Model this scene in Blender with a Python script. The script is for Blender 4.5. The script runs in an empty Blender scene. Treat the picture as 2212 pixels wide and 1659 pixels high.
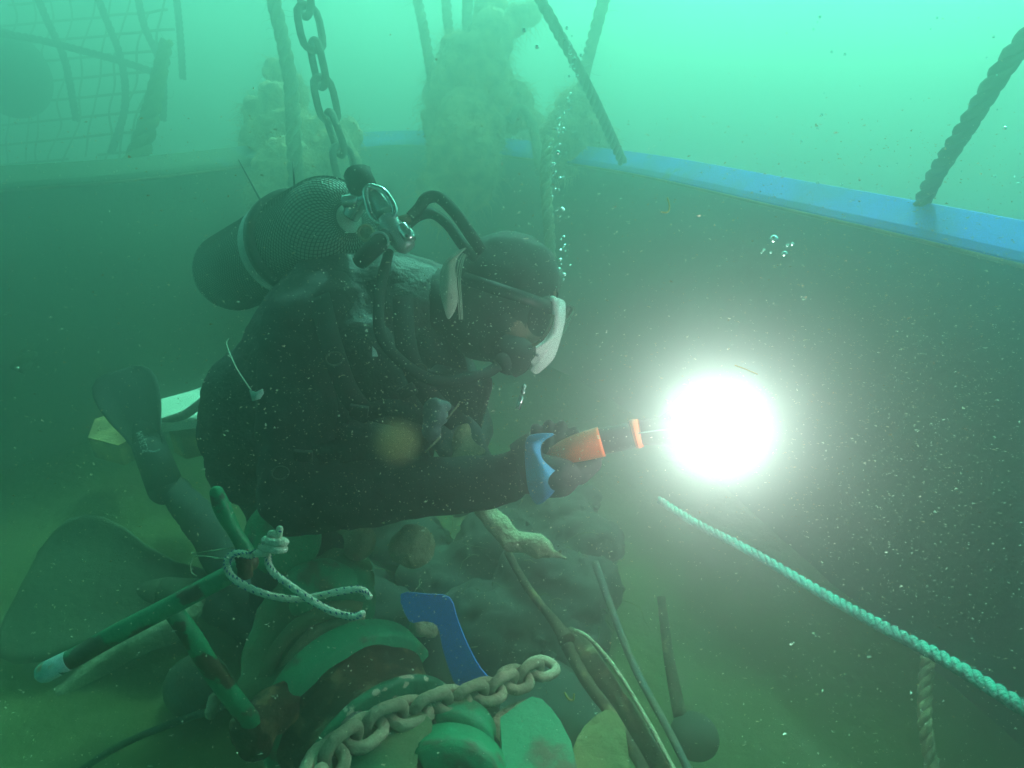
import bpy, bmesh, math, random
import numpy as np
from mathutils import Vector, Matrix, Quaternion, noise
R = math.radians
C = bpy.context.scene.collection
SC = bpy.context.scene
random.seed(7)

# ------------------------------------------------------------------ camera
CAMZ, PITCH, F = 1.35, R(26), 1366.0          # F in units of a 2212-wide picture
cam = bpy.data.objects.new('camera', bpy.data.cameras.new('camera'))
C.objects.link(cam); SC.camera = cam
cam.location = (0, 0, CAMZ)
cam.rotation_euler = (R(90) - PITCH, 0, 0)
cam.data.sensor_width = 36.0
cam.data.lens = F / 2212.0 * 36.0
cam.data.clip_start = 0.02; cam.data.clip_end = 400

# ------------------------------------------------------------------ world, sun, exposure
SUN_EL, SUN_AZ = R(50), R(17)                  # azimuth from +Y towards +X
w = bpy.data.worlds.new("World"); SC.world = w; w.use_nodes = True
nt = w.node_tree; nt.nodes.clear()
sky = nt.nodes.new('ShaderNodeTexSky'); sky.sky_type = 'NISHITA'; sky.sun_disc = False
sky.sun_elevation = SUN_EL; sky.sun_rotation = SUN_AZ
mul = nt.nodes.new('ShaderNodeMix'); mul.data_type = 'RGBA'; mul.blend_type = 'MULTIPLY'
mul.inputs[0].default_value = 1.0
mul.inputs[7].default_value = (0.22, 1.0, 0.57, 1)   # daylight that has come down through sea water
bg = nt.nodes.new('ShaderNodeBackground'); bg.inputs[1].default_value = 0.12
wo = nt.nodes.new('ShaderNodeOutputWorld')
nt.links.new(sky.outputs[0], mul.inputs[6]); nt.links.new(mul.outputs[2], bg.inputs[0]); nt.links.new(bg.outputs[0], wo.inputs[0])
sl = bpy.data.lights.new('sun', 'SUN'); sl.energy = 4.2; sl.angle = R(3.0); sl.color = (0.26, 1.0, 0.75)
sun = bpy.data.objects.new('sun', sl); C.objects.link(sun)
sd = Vector((math.sin(SUN_AZ) * math.cos(SUN_EL), math.cos(SUN_AZ) * math.cos(SUN_EL), math.sin(SUN_EL)))
sun.rotation_euler = sd.to_track_quat('Z', 'Y').to_euler(); sun.location = sd * 20
SC.view_settings.view_transform = 'Standard'; SC.view_settings.look = 'None'
SC.view_settings.exposure = 1.52; SC.view_settings.gamma = 1
SC.render.engine = 'CYCLES'
SC.cycles.volume_bounces = 2; SC.cycles.max_bounces = 6; SC.cycles.diffuse_bounces = 2
SC.cycles.transparent_max_bounces = 12; SC.cycles.use_denoising = True
SC.cycles.sample_clamp_indirect = 4

HAZE_DENSITY, HAZE_G, HAZE_COL = 0.49, 0.84, (0.78, 0.95, 0.87)

# ------------------------------------------------------------------ helpers
CP, SP = math.cos(PITCH), math.sin(PITCH)
def P(px, py, d):
    """point seen at px,py (2212-wide picture) at depth d metres from the camera"""
    u = (px - 1106) / F * d; v = (829.5 - py) / F * d
    return Vector((u, CP * d + SP * v, CAMZ - SP * d + CP * v))
def ON(px, py, z):
    k = -SP + CP * (829.5 - py) / F
    return P(px, py, (z - CAMZ) / k)
def px2m(n, d): return n / F * d
FWD = Vector((0, CP, -SP)); UPV = Vector((0, SP, CP)); RT = Vector((1, 0, 0))

def mat(name, c1, rough=0.7, metal=0.0, c2=None, scale=8.0, lo=0.4, hi=0.6, bump=0.0, bscale=40.0, c3=None, lo3=0.62, hi3=0.66, s3=14.0, coat=0.0, detail=6.0):
    m = bpy.data.materials.new(name); m.use_nodes = True
    n = m.node_tree.nodes; l = m.node_tree.links; b = n['Principled BSDF']
    b.inputs['Roughness'].default_value = rough; b.inputs['Metallic'].default_value = metal
    b.inputs['Coat Weight'].default_value = coat
    tc = n.new('ShaderNodeTexCoord')
    def ns(sc, dt=detail):
        t = n.new('ShaderNodeTexNoise'); t.inputs['Scale'].default_value = sc; t.inputs['Detail'].default_value = dt
        l.new(tc.outputs['Object'], t.inputs['Vector']); return t
    def mask(t, a, bb):
        r = n.new('ShaderNodeMapRange'); r.inputs[1].default_value = a; r.inputs[2].default_value = bb
        l.new(t.outputs[0], r.inputs[0]); return r.outputs[0]
    if c2 is None: c2 = tuple(x * 0.7 for x in c1)
    mx = n.new('ShaderNodeMix'); mx.data_type = 'RGBA'
    mx.inputs[6].default_value = (*c1, 1); mx.inputs[7].default_value = (*c2, 1)
    l.new(mask(ns(scale), lo, hi), mx.inputs[0]); out = mx.outputs[2]
    if c3:
        m3 = n.new('ShaderNodeMix'); m3.data_type = 'RGBA'; m3.inputs[7].default_value = (*c3, 1)
        l.new(out, m3.inputs[6]); l.new(mask(ns(s3, 10), lo3, hi3), m3.inputs[0]); out = m3.outputs[2]
    l.new(out, b.inputs['Base Color'])
    if bump:
        bp = n.new('ShaderNodeBump'); bp.inputs['Strength'].default_value = bump; bp.inputs['Distance'].default_value = 0.01
        l.new(ns(bscale, 8).outputs[0], bp.inputs['Height']); l.new(bp.outputs[0], b.inputs['Normal'])
    return m

def link(name, bm, m, parent=None, smooth=True):
    me = bpy.data.meshes.new(name)
    bmesh.ops.recalc_face_normals(bm, faces=bm.faces)
    bm.to_mesh(me); bm.free()
    if m is not None: me.materials.append(m)
    if smooth:
        for p in me.polygons: p.use_smooth = True
    o = bpy.data.objects.new(name, me); C.objects.link(o)
    if parent is not None:
        o.parent = parent; o.matrix_parent_inverse = parent.matrix_world.inverted()
    return o
def tag(o, label, cat, group=None, kind=None):
    if label: o['label'] = label
    if cat: o['category'] = cat
    if group: o['group'] = group
    if kind: o['kind'] = kind
    return o
def thing(name, loc, label, cat, group=None):
    o = bpy.data.objects.new(name, None); C.objects.link(o); o.location = loc
    o.empty_display_size = 0.1
    o.matrix_world = Matrix.Translation(loc)
    return tag(o, label, cat, group)

def catmull(pts, n=8):
    out = []; k = len(pts)
    for i in range(k - 1):
        p0 = pts[max(i - 1, 0)]; p1 = pts[i]; p2 = pts[i + 1]; p3 = pts[min(i + 2, k - 1)]
        for j in range(n):
            t = j / n
            out.append(tuple(0.5 * ((2 * b) + (-a + c) * t + (2 * a - 5 * b + 4 * c - d) * t * t + (-a + 3 * b - 3 * c + d) * t ** 3)
                       for a, b, c, d in zip(p0, p1, p2, p3)))
    out.append(tuple(pts[-1])); return out
def frames(pts):
    T = [(pts[min(i + 1, len(pts) - 1)] - pts[max(i - 1, 0)]).normalized() for i in range(len(pts))]
    a = Vector((0, 0, 1)) if abs(T[0].z) < 0.9 else Vector((1, 0, 0))
    N = [(a - T[0] * a.dot(T[0])).normalized()]
    for i in range(1, len(pts)):
        v = N[-1] - T[i] * N[-1].dot(T[i]); N.append(v.normalized())
    return T, N, [t.cross(n) for t, n in zip(T, N)]
def loft(bm, pts, rad, seg=10, cap=True, jitter=0.0, flat=1.0, fr=None):
    """tube of varying radius along points; rounded by its radii"""
    pts = [Vector(p) for p in pts]
    T, N, B = fr or frames(pts)
    if not hasattr(rad, '__len__'): rad = [rad] * len(pts)
    rings = []
    for i, p in enumerate(pts):
        ring = []
        for s in range(seg):
            a = 2 * math.pi * s / seg; r = rad[i] * (1 + random.uniform(-jitter, jitter))
            ring.append(bm.verts.new(p + N[i] * math.cos(a) * r + B[i] * math.sin(a) * r * flat))
        rings.append(ring)
    for i in range(len(rings) - 1):
        for s in range(seg):
            bm.faces.new((rings[i][s], rings[i][(s + 1) % seg], rings[i + 1][(s + 1) % seg], rings[i + 1][s]))
    if cap:
        bm.faces.new(rings[0]); bm.faces.new(rings[-1][::-1])
def path(ctrl, n=8):
    """ctrl of (px,py,d,r) -> world points and radii, smoothed"""
    cm = catmull([(*P(c[0], c[1], c[2]), c[3]) for c in ctrl], n)
    return [Vector(c[:3]) for c in cm], [c[3] for c in cm]
def wpath(ctrl, n=8):
    cm = catmull(ctrl, n); return [Vector(c[:3]) for c in cm], [c[3] for c in cm]
def rounded(pts, rad, k=4):
    """add round ends to a tube"""
    t0 = (pts[0] - pts[1]).normalized(); t1 = (pts[-1] - pts[-2]).normalized()
    a = [(pts[0] + t0 * rad[0] * math.sin(math.pi / 2 * j / k), max(rad[0] * math.cos(math.pi / 2 * j / k), rad[0] * .05)) for j in range(k, 0, -1)]
    b = [(pts[-1] + t1 * rad[-1] * math.sin(math.pi / 2 * j / k), max(rad[-1] * math.cos(math.pi / 2 * j / k), rad[-1] * .05)) for j in range(1, k + 1)]
    return [x[0] for x in a] + pts + [x[0] for x in b], [x[1] for x in a] + rad + [x[1] for x in b]
def rope_bm(bm, pts, rad, strands=3, pitch=6.0, seg=7):
    """laid rope: strands wound round the path; pitch in radii per turn"""
    pts = [Vector(p) for p in pts]
    L = [0.0]
    for i in range(1, len(pts)): L.append(L[-1] + (pts[i] - pts[i - 1]).length)
    rm = sum(rad) / len(rad); step = rm * pitch / 9
    n = max(int(L[-1] / step), 4); q = []; qr = []; j = 0
    for i in range(n + 1):
        s = L[-1] * i / n
        while j < len(L) - 2 and L[j + 1] < s: j += 1
        t = (s - L[j]) / max(L[j + 1] - L[j], 1e-9); t = min(max(t, 0), 1)
        q.append(pts[j].lerp(pts[j + 1], t)); qr.append(rad[j] * (1 - t) + rad[j + 1] * t)
    T, N, B = frames(q); ph = 0; phs = []
    for i in range(len(q)):
        phs.append(ph); ph += 2 * math.pi * (L[-1] / n) / (qr[i] * pitch)
    for k in range(strands):
        sp = [q[i] + (N[i] * math.cos(phs[i] + k * 2 * math.pi / strands) + B[i] * math.sin(phs[i] + k * 2 * math.pi / strands)) * qr[i] * 0.5 for i in range(len(q))]
        loft(bm, sp, [r * 0.55 for r in qr], seg)
def ball(bm, c, r, sub=2, scale=(1, 1, 1), rot=None):
    M = Matrix.Translation(c) @ (rot.to_matrix().to_4x4() if rot else Matrix.Identity(4)) @ Matrix.Diagonal((r * scale[0], r * scale[1], r * scale[2], 1))
    bmesh.ops.create_icosphere(bm, subdivisions=sub, radius=1, matrix=M)
def box(bm, c, s, rot=None):
    M = Matrix.Translation(c) @ (rot.to_4x4() if rot else Matrix.Identity(4)) @ Matrix.Diagonal((*s, 1))
    return bmesh.ops.create_cube(bm, size=1, matrix=M)['verts']
def slab(poly, d, thick, n=None):
    """plate of real thickness; poly of (px,py[,d])"""
    bm = bmesh.new(); n = n or FWD
    if len(poly[0]) > 2:                      # flatten: points with 1/d linear over the picture lie in one plane
        A = np.array([[1, p[0] / 1000, p[1] / 1000] for p in poly]); bb = np.array([1 / p[2] for p in poly])
        k = np.linalg.lstsq(A, bb, rcond=None)[0]; poly = [(p[0], p[1], 1 / float(a @ k)) for p, a in zip(poly, A)]
    fr = [bm.verts.new(P(p[0], p[1], p[2] if len(p) > 2 else d)) for p in poly]
    bk = [bm.verts.new(v.co + n * thick) for v in fr]
    bm.faces.new(fr); bm.faces.new(bk[::-1])
    for i in range(len(fr)):
        j = (i + 1) % len(fr); bm.faces.new((fr[i], bk[i], bk[j], fr[j]))
    return bm
def smooth_poly(poly, n=5):
    k = len(poly); out = []
    for i in range(k):
        p0, p1, p2, p3 = poly[i - 1], poly[i], poly[(i + 1) % k], poly[(i + 2) % k]
        for j in range(n):
            t = j / n
            out.append(tuple(0.5 * ((2 * b) + (-a + c) * t + (2 * a - 5 * b + 4 * c - d) * t * t + (-a + 3 * b - 3 * c + d) * t ** 3) for a, b, c, d in zip(p0, p1, p2, p3)))
    return out
def bevel(bm, w, seg=2):
    bmesh.ops.bevel(bm, geom=[e for e in bm.edges if e.is_manifold and e.calc_face_angle(0) > 0.5], offset=w, segments=seg, affect='EDGES', profile=0.6)
    return bm
def capsule(bm, a, b, ra, rb, sub=3):
    a, b = Vector(a), Vector(b)
    ball(bm, a, ra, sub); ball(bm, b, rb, sub)
    ax = b - a; L = ax.length
    if L < 1e-4: return
    # cone between tangent circles
    k = (ra - rb) / L; k = max(min(k, .95), -.95); s = math.sqrt(1 - k * k); t = ax / L
    loft(bm, [a + t * ra * k, b + t * rb * k], [ra * s, rb * s], 20)
def chain_caps(bm, pts, sub=3):
    """pts: (world vector, radius)"""
    for (a, ra), (b, rb) in zip(pts, pts[1:]): capsule(bm, a, b, ra, rb, sub)
def remesh(name, bm, m, voxel=0.008, smooth_it=6, parent=None, disp=0.0, dscale=8.0, decimate=None, fine=0.0, fscale=60):
    me = bpy.data.meshes.new('tmp'); bm.to_mesh(me); bm.free()
    o = bpy.data.objects.new('tmp', me); C.objects.link(o)
    r = o.modifiers.new('r', 'REMESH'); r.mode = 'VOXEL'; r.voxel_size = voxel
    s = o.modifiers.new('s', 'SMOOTH'); s.factor = 0.5; s.iterations = smooth_it
    dg = bpy.context.evaluated_depsgraph_get()
    new = bpy.data.meshes.new_from_object(o.evaluated_get(dg)); bpy.data.objects.remove(o); bpy.data.meshes.remove(me)
    new.name = name
    if disp or fine:
        for v in new.vertices:
            k = disp * noise.fractal(v.co * dscale, 1.0, 2.0, 4) + fine * noise.noise(v.co * fscale)
            v.co += v.normal * k
    new.materials.clear()
    new.materials.append(m)
    for p in new.polygons: p.use_smooth = True
    ob = bpy.data.objects.new(name, new); C.objects.link(ob)
    if parent is not None:
        ob.parent = parent; ob.matrix_parent_inverse = parent.matrix_world.inverted()
    return ob
def strands(bm, centre_fn, n, length, r, droop=0.0, seg=3, curl=0.5):
    for _ in range(n):
        p, nrm = centre_fn(); q = [p]; d = nrm.normalized()
        k = random.randint(4, 7); L = length * random.uniform(.4, 1.3)
        for i in range(k):
            d = (d + Vector([random.uniform(-curl, curl) for _ in range(3)]) + Vector((0, 0, -droop))).normalized()
            q.append(q[-1] + d * L / k)
        loft(bm, q, [r * (1 - .7 * i / k) for i in range(k + 1)], seg, cap=False)

# ------------------------------------------------------------------ materials
M = {}
M['neoprene'] = mat('neoprene', (0.008, 0.010, 0.010), 0.75, c2=(0.014, 0.016, 0.016), scale=6, bump=.35, bscale=30)
M['vest'] = mat('vest', (0.010, 0.012, 0.012), 0.6, c2=(0.020, 0.022, 0.022), scale=20, bump=.4, bscale=120)
M['rubber'] = mat('rubber', (0.010, 0.011, 0.012), 0.82, c2=(0.02, 0.022, 0.02), scale=10)
M['silt_rubber'] = mat('silt_rubber', (0.020, 0.024, 0.018), 0.85, c2=(0.05, 0.055, 0.035), scale=6, lo=.45, hi=.75)
M['khaki'] = mat('khaki', (0.30, 0.29, 0.17), 0.9, c2=(0.19, 0.19, 0.12), scale=30, bump=.5, bscale=150)
M['greyglove'] = mat('greyglove', (0.12, 0.18, 0.19), 0.8, c2=(0.06, 0.09, 0.09), scale=25)
M['siltfin'] = mat('silted_fin', (0.030, 0.042, 0.022), 0.9, c2=(0.055, 0.07, 0.035), scale=5, lo=.42, hi=.7, bump=.4)
M['skin'] = mat('skin', (0.26, 0.15, 0.10), 0.6, c2=(0.20, 0.12, 0.08), scale=30)
M['palepatch'] = mat('palepatch', (0.50, 0.52, 0.44), 0.8, c2=(0.38, 0.42, 0.34), scale=18, c3=(0.03, 0.03, 0.025), lo3=.56, hi3=.60, s3=22, bump=.3)
M['white'] = mat('white_plastic', (0.82, 0.84, 0.80), 0.45, c2=(0.70, 0.74, 0.70), scale=20, bump=.1)
M['chrome'] = mat('chrome', (0.75, 0.78, 0.78), 0.22, metal=0.85, c2=(0.55, 0.58, 0.58), scale=30)
M['steelgrey'] = mat('steelgrey', (0.45, 0.50, 0.50), 0.35, metal=0.5, c2=(0.34, 0.40, 0.4), scale=25)
M['cuffblue'] = mat('cuff_blue', (0.02, 0.32, 0.60), 0.7, c2=(0.02, 0.15, 0.40), scale=20, bump=.2)
M['orange'] = mat('orange_rubber', (0.85, 0.13, 0.015), 0.55, c2=(0.60, 0.08, 0.01), scale=18, bump=.15)
M['black'] = mat('black_plastic', (0.012, 0.012, 0.013), 0.4)
M['bluecap'] = mat('blue_paint', (0.008, 0.20, 0.90), 0.75, c2=(0.02, 0.19, 0.60), scale=5, c3=(0.10, 0.16, 0.20), lo3=.66, hi3=.72, s3=9, bump=.1)
M['hull'] = mat('hull_inner', (0.026, 0.045, 0.043), 0.75, c2=(0.055, 0.058, 0.042), scale=2.2, lo=.4, hi=.7, c3=(0.10, 0.07, 0.04), lo3=.6, hi3=.75, s3=5, bump=.5, bscale=14)
M['rustline'] = mat('rust_edge', (0.30, 0.19, 0.09), 0.9, c2=(0.12, 0.09, 0.06), scale=14)
M['deck'] = mat('deck', (0.100, 0.115, 0.034), 0.95, c2=(0.055, 0.065, 0.024), scale=2.6, lo=.38, hi=.66, c3=(0.11, 0.10, 0.05), lo3=.56, hi3=.72, s3=5, bump=.9, bscale=25)
M['seabed'] = mat('seabed', (0.12, 0.12, 0.07), 1.0, c2=(0.06, 0.08, 0.05), scale=.6, bump=.6, bscale=8)
M['growth'] = mat('growth', (0.92, 0.62, 0.36), 1.0, c2=(0.46, 0.32, 0.18), scale=16, lo=.35, hi=.65, bump=1.0, bscale=70)
M['weedy'] = mat('weedy', (0.22, 0.22, 0.09), 1.0, c2=(0.12, 0.15, 0.06), scale=7, bump=.8, bscale=40)
M['oldrope'] = mat('old_rope', (0.36, 0.30, 0.16), 1.0, c2=(0.20, 0.18, 0.10), scale=22, bump=.8, bscale=60)
M['darkrope'] = mat('dark_rope', (0.012, 0.045, 0.040), 0.95, c2=(0.025, 0.06, 0.045), scale=22, bump=.5, bscale=80)
M['galv'] = mat('dark_chain', (0.07, 0.09, 0.08), 0.8, c2=(0.12, 0.11, 0.07), scale=18, bump=.6, bscale=60)
M['green'] = mat('green_paint', (0.010, 0.30, 0.14), 0.5, c2=(0.010, 0.21, 0.10), scale=6, c3=(0.075, 0.050, 0.028), lo3=.54, hi3=.57, s3=19, bump=.6, bscale=30, coat=.15)
M['greensolid'] = mat('green_paint_sound', (0.008, 0.34, 0.16), 0.6, c2=(0.010, 0.25, 0.12), scale=5, c3=(0.11, 0.12, 0.06), lo3=.57, hi3=.64, s3=15, bump=.6, bscale=30)
M['chipped'] = mat('green_paint_chipped', (0.010, 0.24, 0.12), 0.55, c2=(0.02, 0.13, 0.07), scale=10, c3=(0.62, 0.56, 0.42), lo3=.56, hi3=.59, s3=42, bump=.5, bscale=40)
M['siltgreen'] = mat('silted_green', (0.15, 0.20, 0.10), 0.95, c2=(0.02, 0.24, 0.12), scale=6, lo=.48, hi=.62, bump=.5, bscale=30)
M['rust'] = mat('rust', (0.075, 0.038, 0.020), 0.95, c2=(0.040, 0.028, 0.018), scale=12, c3=(0.24, 0.16, 0.08), lo3=.53, hi3=.63, s3=24, bump=1.0, bscale=35)
M['scraped'] = mat('scraped_end', (0.70, 0.78, 0.76), 0.6, c2=(0.25, 0.50, 0.42), scale=26, c3=(0.55, 0.30, 0.12), lo3=.62, hi3=.66, s3=20, bump=.4)
M['chainpale'] = mat('silted_chain', (0.40, 0.36, 0.25), 0.95, c2=(0.24, 0.22, 0.15), scale=20, bump=.5, bscale=90)
M['bluestrap'] = mat('blue_webbing', (0.008, 0.26, 1.0), 0.6, c2=(0.008, 0.20, 0.85), scale=5, bump=.1, bscale=90)
M['tealrope'] = mat('teal_rope', (0.008, 0.34, 0.25), 0.6, c2=(0.008, 0.20, 0.15), scale=30, bump=.5, bscale=200)
M['tan'] = mat('tan_crust', (0.40, 0.38, 0.25), 1.0, c2=(0.24, 0.24, 0.15), scale=12, bump=1.0, bscale=50)
M['paleboard'] = mat('pale_board', (0.80, 0.86, 0.72), 0.8, c2=(0.62, 0.70, 0.55), scale=4)
M['wood'] = mat('split_wood', (0.62, 0.42, 0.18), 0.9, c2=(0.30, 0.18, 0.07), scale=9, lo=.45, hi=.55, bump=1.0, bscale=30)
M['snow'] = mat('marine_snow', (0.90, 0.90, 0.78), 0.9, c2=(0.75, 0.6, 0.4), scale=3)
M['yellow'] = mat('yellow_weed', (0.72, 0.55, 0.18), 0.8)
M['mesh'] = mat('net_cord', (0.010, 0.028, 0.022), 0.8)
M['tankpaint'] = mat('tank_paint', (0.40, 0.50, 0.44), 0.6, c2=(0.28, 0.37, 0.32), scale=5)
M['netcord'] = mat('black_net', (0.03, 0.05, 0.04), 0.95, c2=(0.06, 0.07, 0.04), scale=10)
def flecked_rope():
    m = mat('white_blue_fleck_rope', (0.72, 0.76, 0.62), 0.85, c2=(0.55, 0.60, 0.46), scale=30, bump=.5, bscale=250); return m
M['whiterope'] = flecked_rope(); M['fleck'] = mat('blue_fleck', (0.01, 0.06, 0.28), 0.8)
def haze_tint(m_, col, x0, x1):
    b_ = m_.node_tree; bn = b_.nodes; bl = b_.links
    _tc = bn.new('ShaderNodeTexCoord'); _sx = bn.new('ShaderNodeSeparateXYZ'); bl.new(_tc.outputs['Object'], _sx.inputs[0])
    _ns = bn.new('ShaderNodeTexNoise'); _ns.inputs['Scale'].default_value = 6; _ns.inputs['Detail'].default_value = 8; bl.new(_tc.outputs['Object'], _ns.inputs[0])
    _ad = bn.new('ShaderNodeMath'); _ad.operation = 'ADD'; bl.new(_sx.outputs[0], _ad.inputs[0]); bl.new(_ns.outputs[0], _ad.inputs[1])
    _mr = bn.new('ShaderNodeMapRange'); _mr.inputs[1].default_value = x0; _mr.inputs[2].default_value = x1; bl.new(_ad.outputs[0], _mr.inputs[0])
    _mx = bn.new('ShaderNodeMix'); _mx.data_type = 'RGBA'; _mx.inputs[7].default_value = (*col, 1)
    bi = bn['Principled BSDF'].inputs['Base Color']; _src = bi.links[0].from_socket
    bl.new(_src, _mx.inputs[6]); bl.new(_mr.outputs[0], _mx.inputs[0]); bl.new(_mx.outputs[2], bi)
haze_tint(M['bluecap'], (.06, .10, .05), -.25, -.75)       # murk over the port side, painted into the gunwale colour
haze_tint(M['hull'], (.17, .21, .11), .1, -.7)  # port wall colour lightened to imitate the bright haze there
def glass(name, col=(1, 1, 1), rough=0.0, ior=1.33):
    m = bpy.data.materials.new(name); m.use_nodes = True; b = m.node_tree.nodes['Principled BSDF']
    b.inputs['Base Color'].default_value = (*col, 1); b.inputs['Transmission Weight'].default_value = 1
    b.inputs['Roughness'].default_value = rough; b.inputs['IOR'].default_value = ior; return m
M['glass'] = glass('mask_glass', (.8, .95, .9), 0.02, 1.15)
m = bpy.data.materials.new('air_bubble'); m.use_nodes = True; b = m.node_tree.nodes['Principled BSDF']
b.inputs['Base Color'].default_value = (.9, 1, 1, 1); b.inputs['Metallic'].default_value = 1.0; b.inputs['Roughness'].default_value = 0.2
M['bubble'] = m
m = bpy.data.materials.new('torch_lens_glare'); m.use_nodes = True; b = m.node_tree.nodes['Principled BSDF']
b.inputs['Base Color'].default_value = (1, 1, 1, 1); b.inputs['Emission Color'].default_value = (1, 1, .97, 1); b.inputs['Emission Strength'].default_value = 3.6
M['lens'] = m
m = bpy.data.materials.new('clear_line'); m.use_nodes = True; b = m.node_tree.nodes['Principled BSDF']
b.inputs['Base Color'].default_value = (.7, .8, .6, 1); b.inputs['Transmission Weight'].default_value = .5; b.inputs['Roughness'].default_value = .2; b.inputs['IOR'].default_value = 1.1
M['line'] = m

# ------------------------------------------------------------------ setting: seabed, deck, water haze
bm = bmesh.new()
bmesh.ops.create_grid(bm, x_segments=60, y_segments=60, size=60)
for v in bm.verts: v.co.z = -3.0 + .35 * noise.noise(v.co * .15) + .1 * noise.noise(v.co * .6)
tag(link('seabed', bm, M['seabed']), 'silty sea floor far below the wreck', 'seabed', kind='structure')

GUN = [(1.75, -1.6), (1.42, 0.35), (1.12, 1.33), (.85, 2.0), (.47, 2.82), (.02, 3.35), (-.32, 3.75), (-.62, 3.92), (-.95, 3.65), (-1.15, 3.15), (-1.32, 2.8), (-1.55, 2.5), (-1.95, 2.2), (-2.5, 1.55), (-2.9, .3), (-3.0, -1.6)]
gun = [Vector((x, y, 0)) for x, y in catmull(GUN, 10)]
cen = Vector((-.6, 0.8, 0))
def inward(i):
    t = (gun[min(i + 1, len(gun) - 1)] - gun[max(i - 1, 0)]).normalized(); n = Vector((-t.y, t.x, 0))
    return n if n.dot(cen - gun[i]) > 0 else -n
def sweep(profile, closed=True, wob=0.0):
    """profile of (inward, z) swept along the gunwale line"""
    bm = bmesh.new(); rings = []
    for i, g in enumerate(gun):
        n = inward(i)
        rings.append([bm.verts.new(g + n * (u + wob * noise.noise(Vector((g.x * 3, g.y * 3, z * 4)))) + Vector((0, 0, z))) for u, z in profile])
    k = len(profile)
    for i in range(len(rings) - 1):
        for s in range(k if closed else k - 1):
            bm.faces.new((rings[i][s], rings[i][(s + 1) % k], rings[i + 1][(s + 1) % k], rings[i + 1][s]))
    if closed: bm.faces.new(rings[0]); bm.faces.new(rings[-1][::-1])
    return bm
# deck: a sheet inside the bulwark
bm = bmesh.new(); ring = []
steps = 26
rows = []
for i, g in enumerate(gun):
    rows.append([bm.verts.new(Vector((0, 0, 0)) + (g + inward(i) * .12).lerp(Vector((cen.x, min(g.y, 3.0), 0)), j / steps)) for j in range(steps + 1)])
for i in range(len(rows) - 1):
    for j in range(steps):
        try: bm.faces.new((rows[i][j], rows[i][j + 1], rows[i + 1][j + 1], rows[i + 1][j]))
        except ValueError: pass
bmesh.ops.remove_doubles(bm, verts=bm.verts, dist=.0005)
for v in bm.verts: v.co.z += .018 * noise.fractal(v.co * 3, 1, 2, 4) + .02 * noise.noise(v.co * 1.2)
tag(link('deck', bm, M['deck']), 'silt-covered green deck of the sunken boat', 'deck', kind='structure')

boat = thing('sunken_boat', (-.6, 3.9, 0), 'sunken boat bow with dark curved bulwark and bright blue gunwale', 'boat')
wall = [(.09, -.02), (.05, .45), (.0, 1.02), (-.035, 1.02), (.0, .45), (.0, -2.6), (-.02, -2.6), (-.04, .4), (-.06, 1.02)]
wp = [(.10, -.1), (.07, .25), (.03, .7), (.0, 1.03), (-.04, 1.03), (-.02, .5), (.05, -.4), (.3, -3.0), (.36, -3.0), (.16, -.4)]
link('bulwark', sweep(wp, True, .02), M['hull'], boat)
cap = [(-.065, 1.015), (-.07, 1.037), (-.05, 1.060), (-.02, 1.064), (.038, 1.014), (.048, .998), (.044, .986), (.012, 1.0)]
link('gunwale', sweep(cap, True, .006), M['bluecap'], boat, False)
strip = [(.042, .987), (.0495, .994), (.0515, .991), (.051, .986), (.045, .982)]
link('rubbing_strip', sweep(strip, True, .006), M['rustline'], boat)
# unseen plate added above the frame to shade the near deck and water
bm = bmesh.new(); box(bm, Vector((-.40, .32, 2.32)), (2.35, 3.45, .05)); bevel(bm, .01)
link('shade_plate', bm, M['hull'], boat, False)
bm = bmesh.new(); box(bm, Vector((0, 6, -.8)), (56, 40, 7.4))
# top of the box at 2.9 m, bottom more than a metre under the sea floor
hz = link('haze', bm, None, smooth=False)
hm = bpy.data.materials.new('haze'); hm.use_nodes = True; n = hm.node_tree.nodes; n.clear()
pv = n.new('ShaderNodeVolumePrincipled'); pv.inputs['Color'].default_value = (*HAZE_COL, 1); pv.inputs['Density'].default_value = HAZE_DENSITY
pv.inputs['Anisotropy'].default_value = HAZE_G
oo = n.new('ShaderNodeOutputMaterial'); hm.node_tree.links.new(pv.outputs[0], oo.inputs['Volume']); hz.data.materials.append(hm)
tag(hz, 'murky green sea water filling the whole scene', 'water', kind='stuff')

# ------------------------------------------------------------------ torch
LENS = P(1552, 918, .93)
torch = thing('dive_torch', P(1290, 960, .97), 'glaring dive torch with orange sleeve held in the diver\'s hand', 'torch')
def axis_tube(ctrl, m, name, parent, seg=24, n=6, bev=False):
    bm = bmesh.new(); p, r = path(ctrl, n); loft(bm, p, r, seg, jitter=.10 if m.name in ('rust', 'tan_crust') else 0); return link(name, bm, m, parent)
axis_tube([(1183, 988, .985, .006), (1200, 982, .984, .014), (1240, 970, .978, .021), (1300, 954, .972, .0235)], M['orange'], 'sleeve', torch)
axis_tube([(1299, 954, .972, .0205), (1340, 945, .965, .020), (1372, 938, .961, .020)], M['black'], 'body', torch)
axis_tube([(1366, 939, .962, .0215), (1374, 937, .961, .023), (1384, 935, .959, .0215)], M['orange'], 'ring', torch)
p0, p1 = P(1384, 935, .959), P(1496, 924, .947)
bm = bmesh.new(); ax = (p1 - p0).normalized()
loft(bm, [p0, p0 + ax * .03, p0 + ax * .055, p1, p1 + ax * .006], [.019, .021, .034, .037, .034], 28)
link('head', bm, M['black'], torch)
bm = bmesh.new(); ball(bm, p1 + ax * .022 , .060, 4); link('lens', bm, M['lens'], torch)  # oversized glowing ball stands for the lens and the glare round it
tl = bpy.data.lights.new('torch_light', 'POINT'); tl.energy = 1.1; tl.shadow_soft_size = .05; tl.color = (1, .98, .95)
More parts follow.
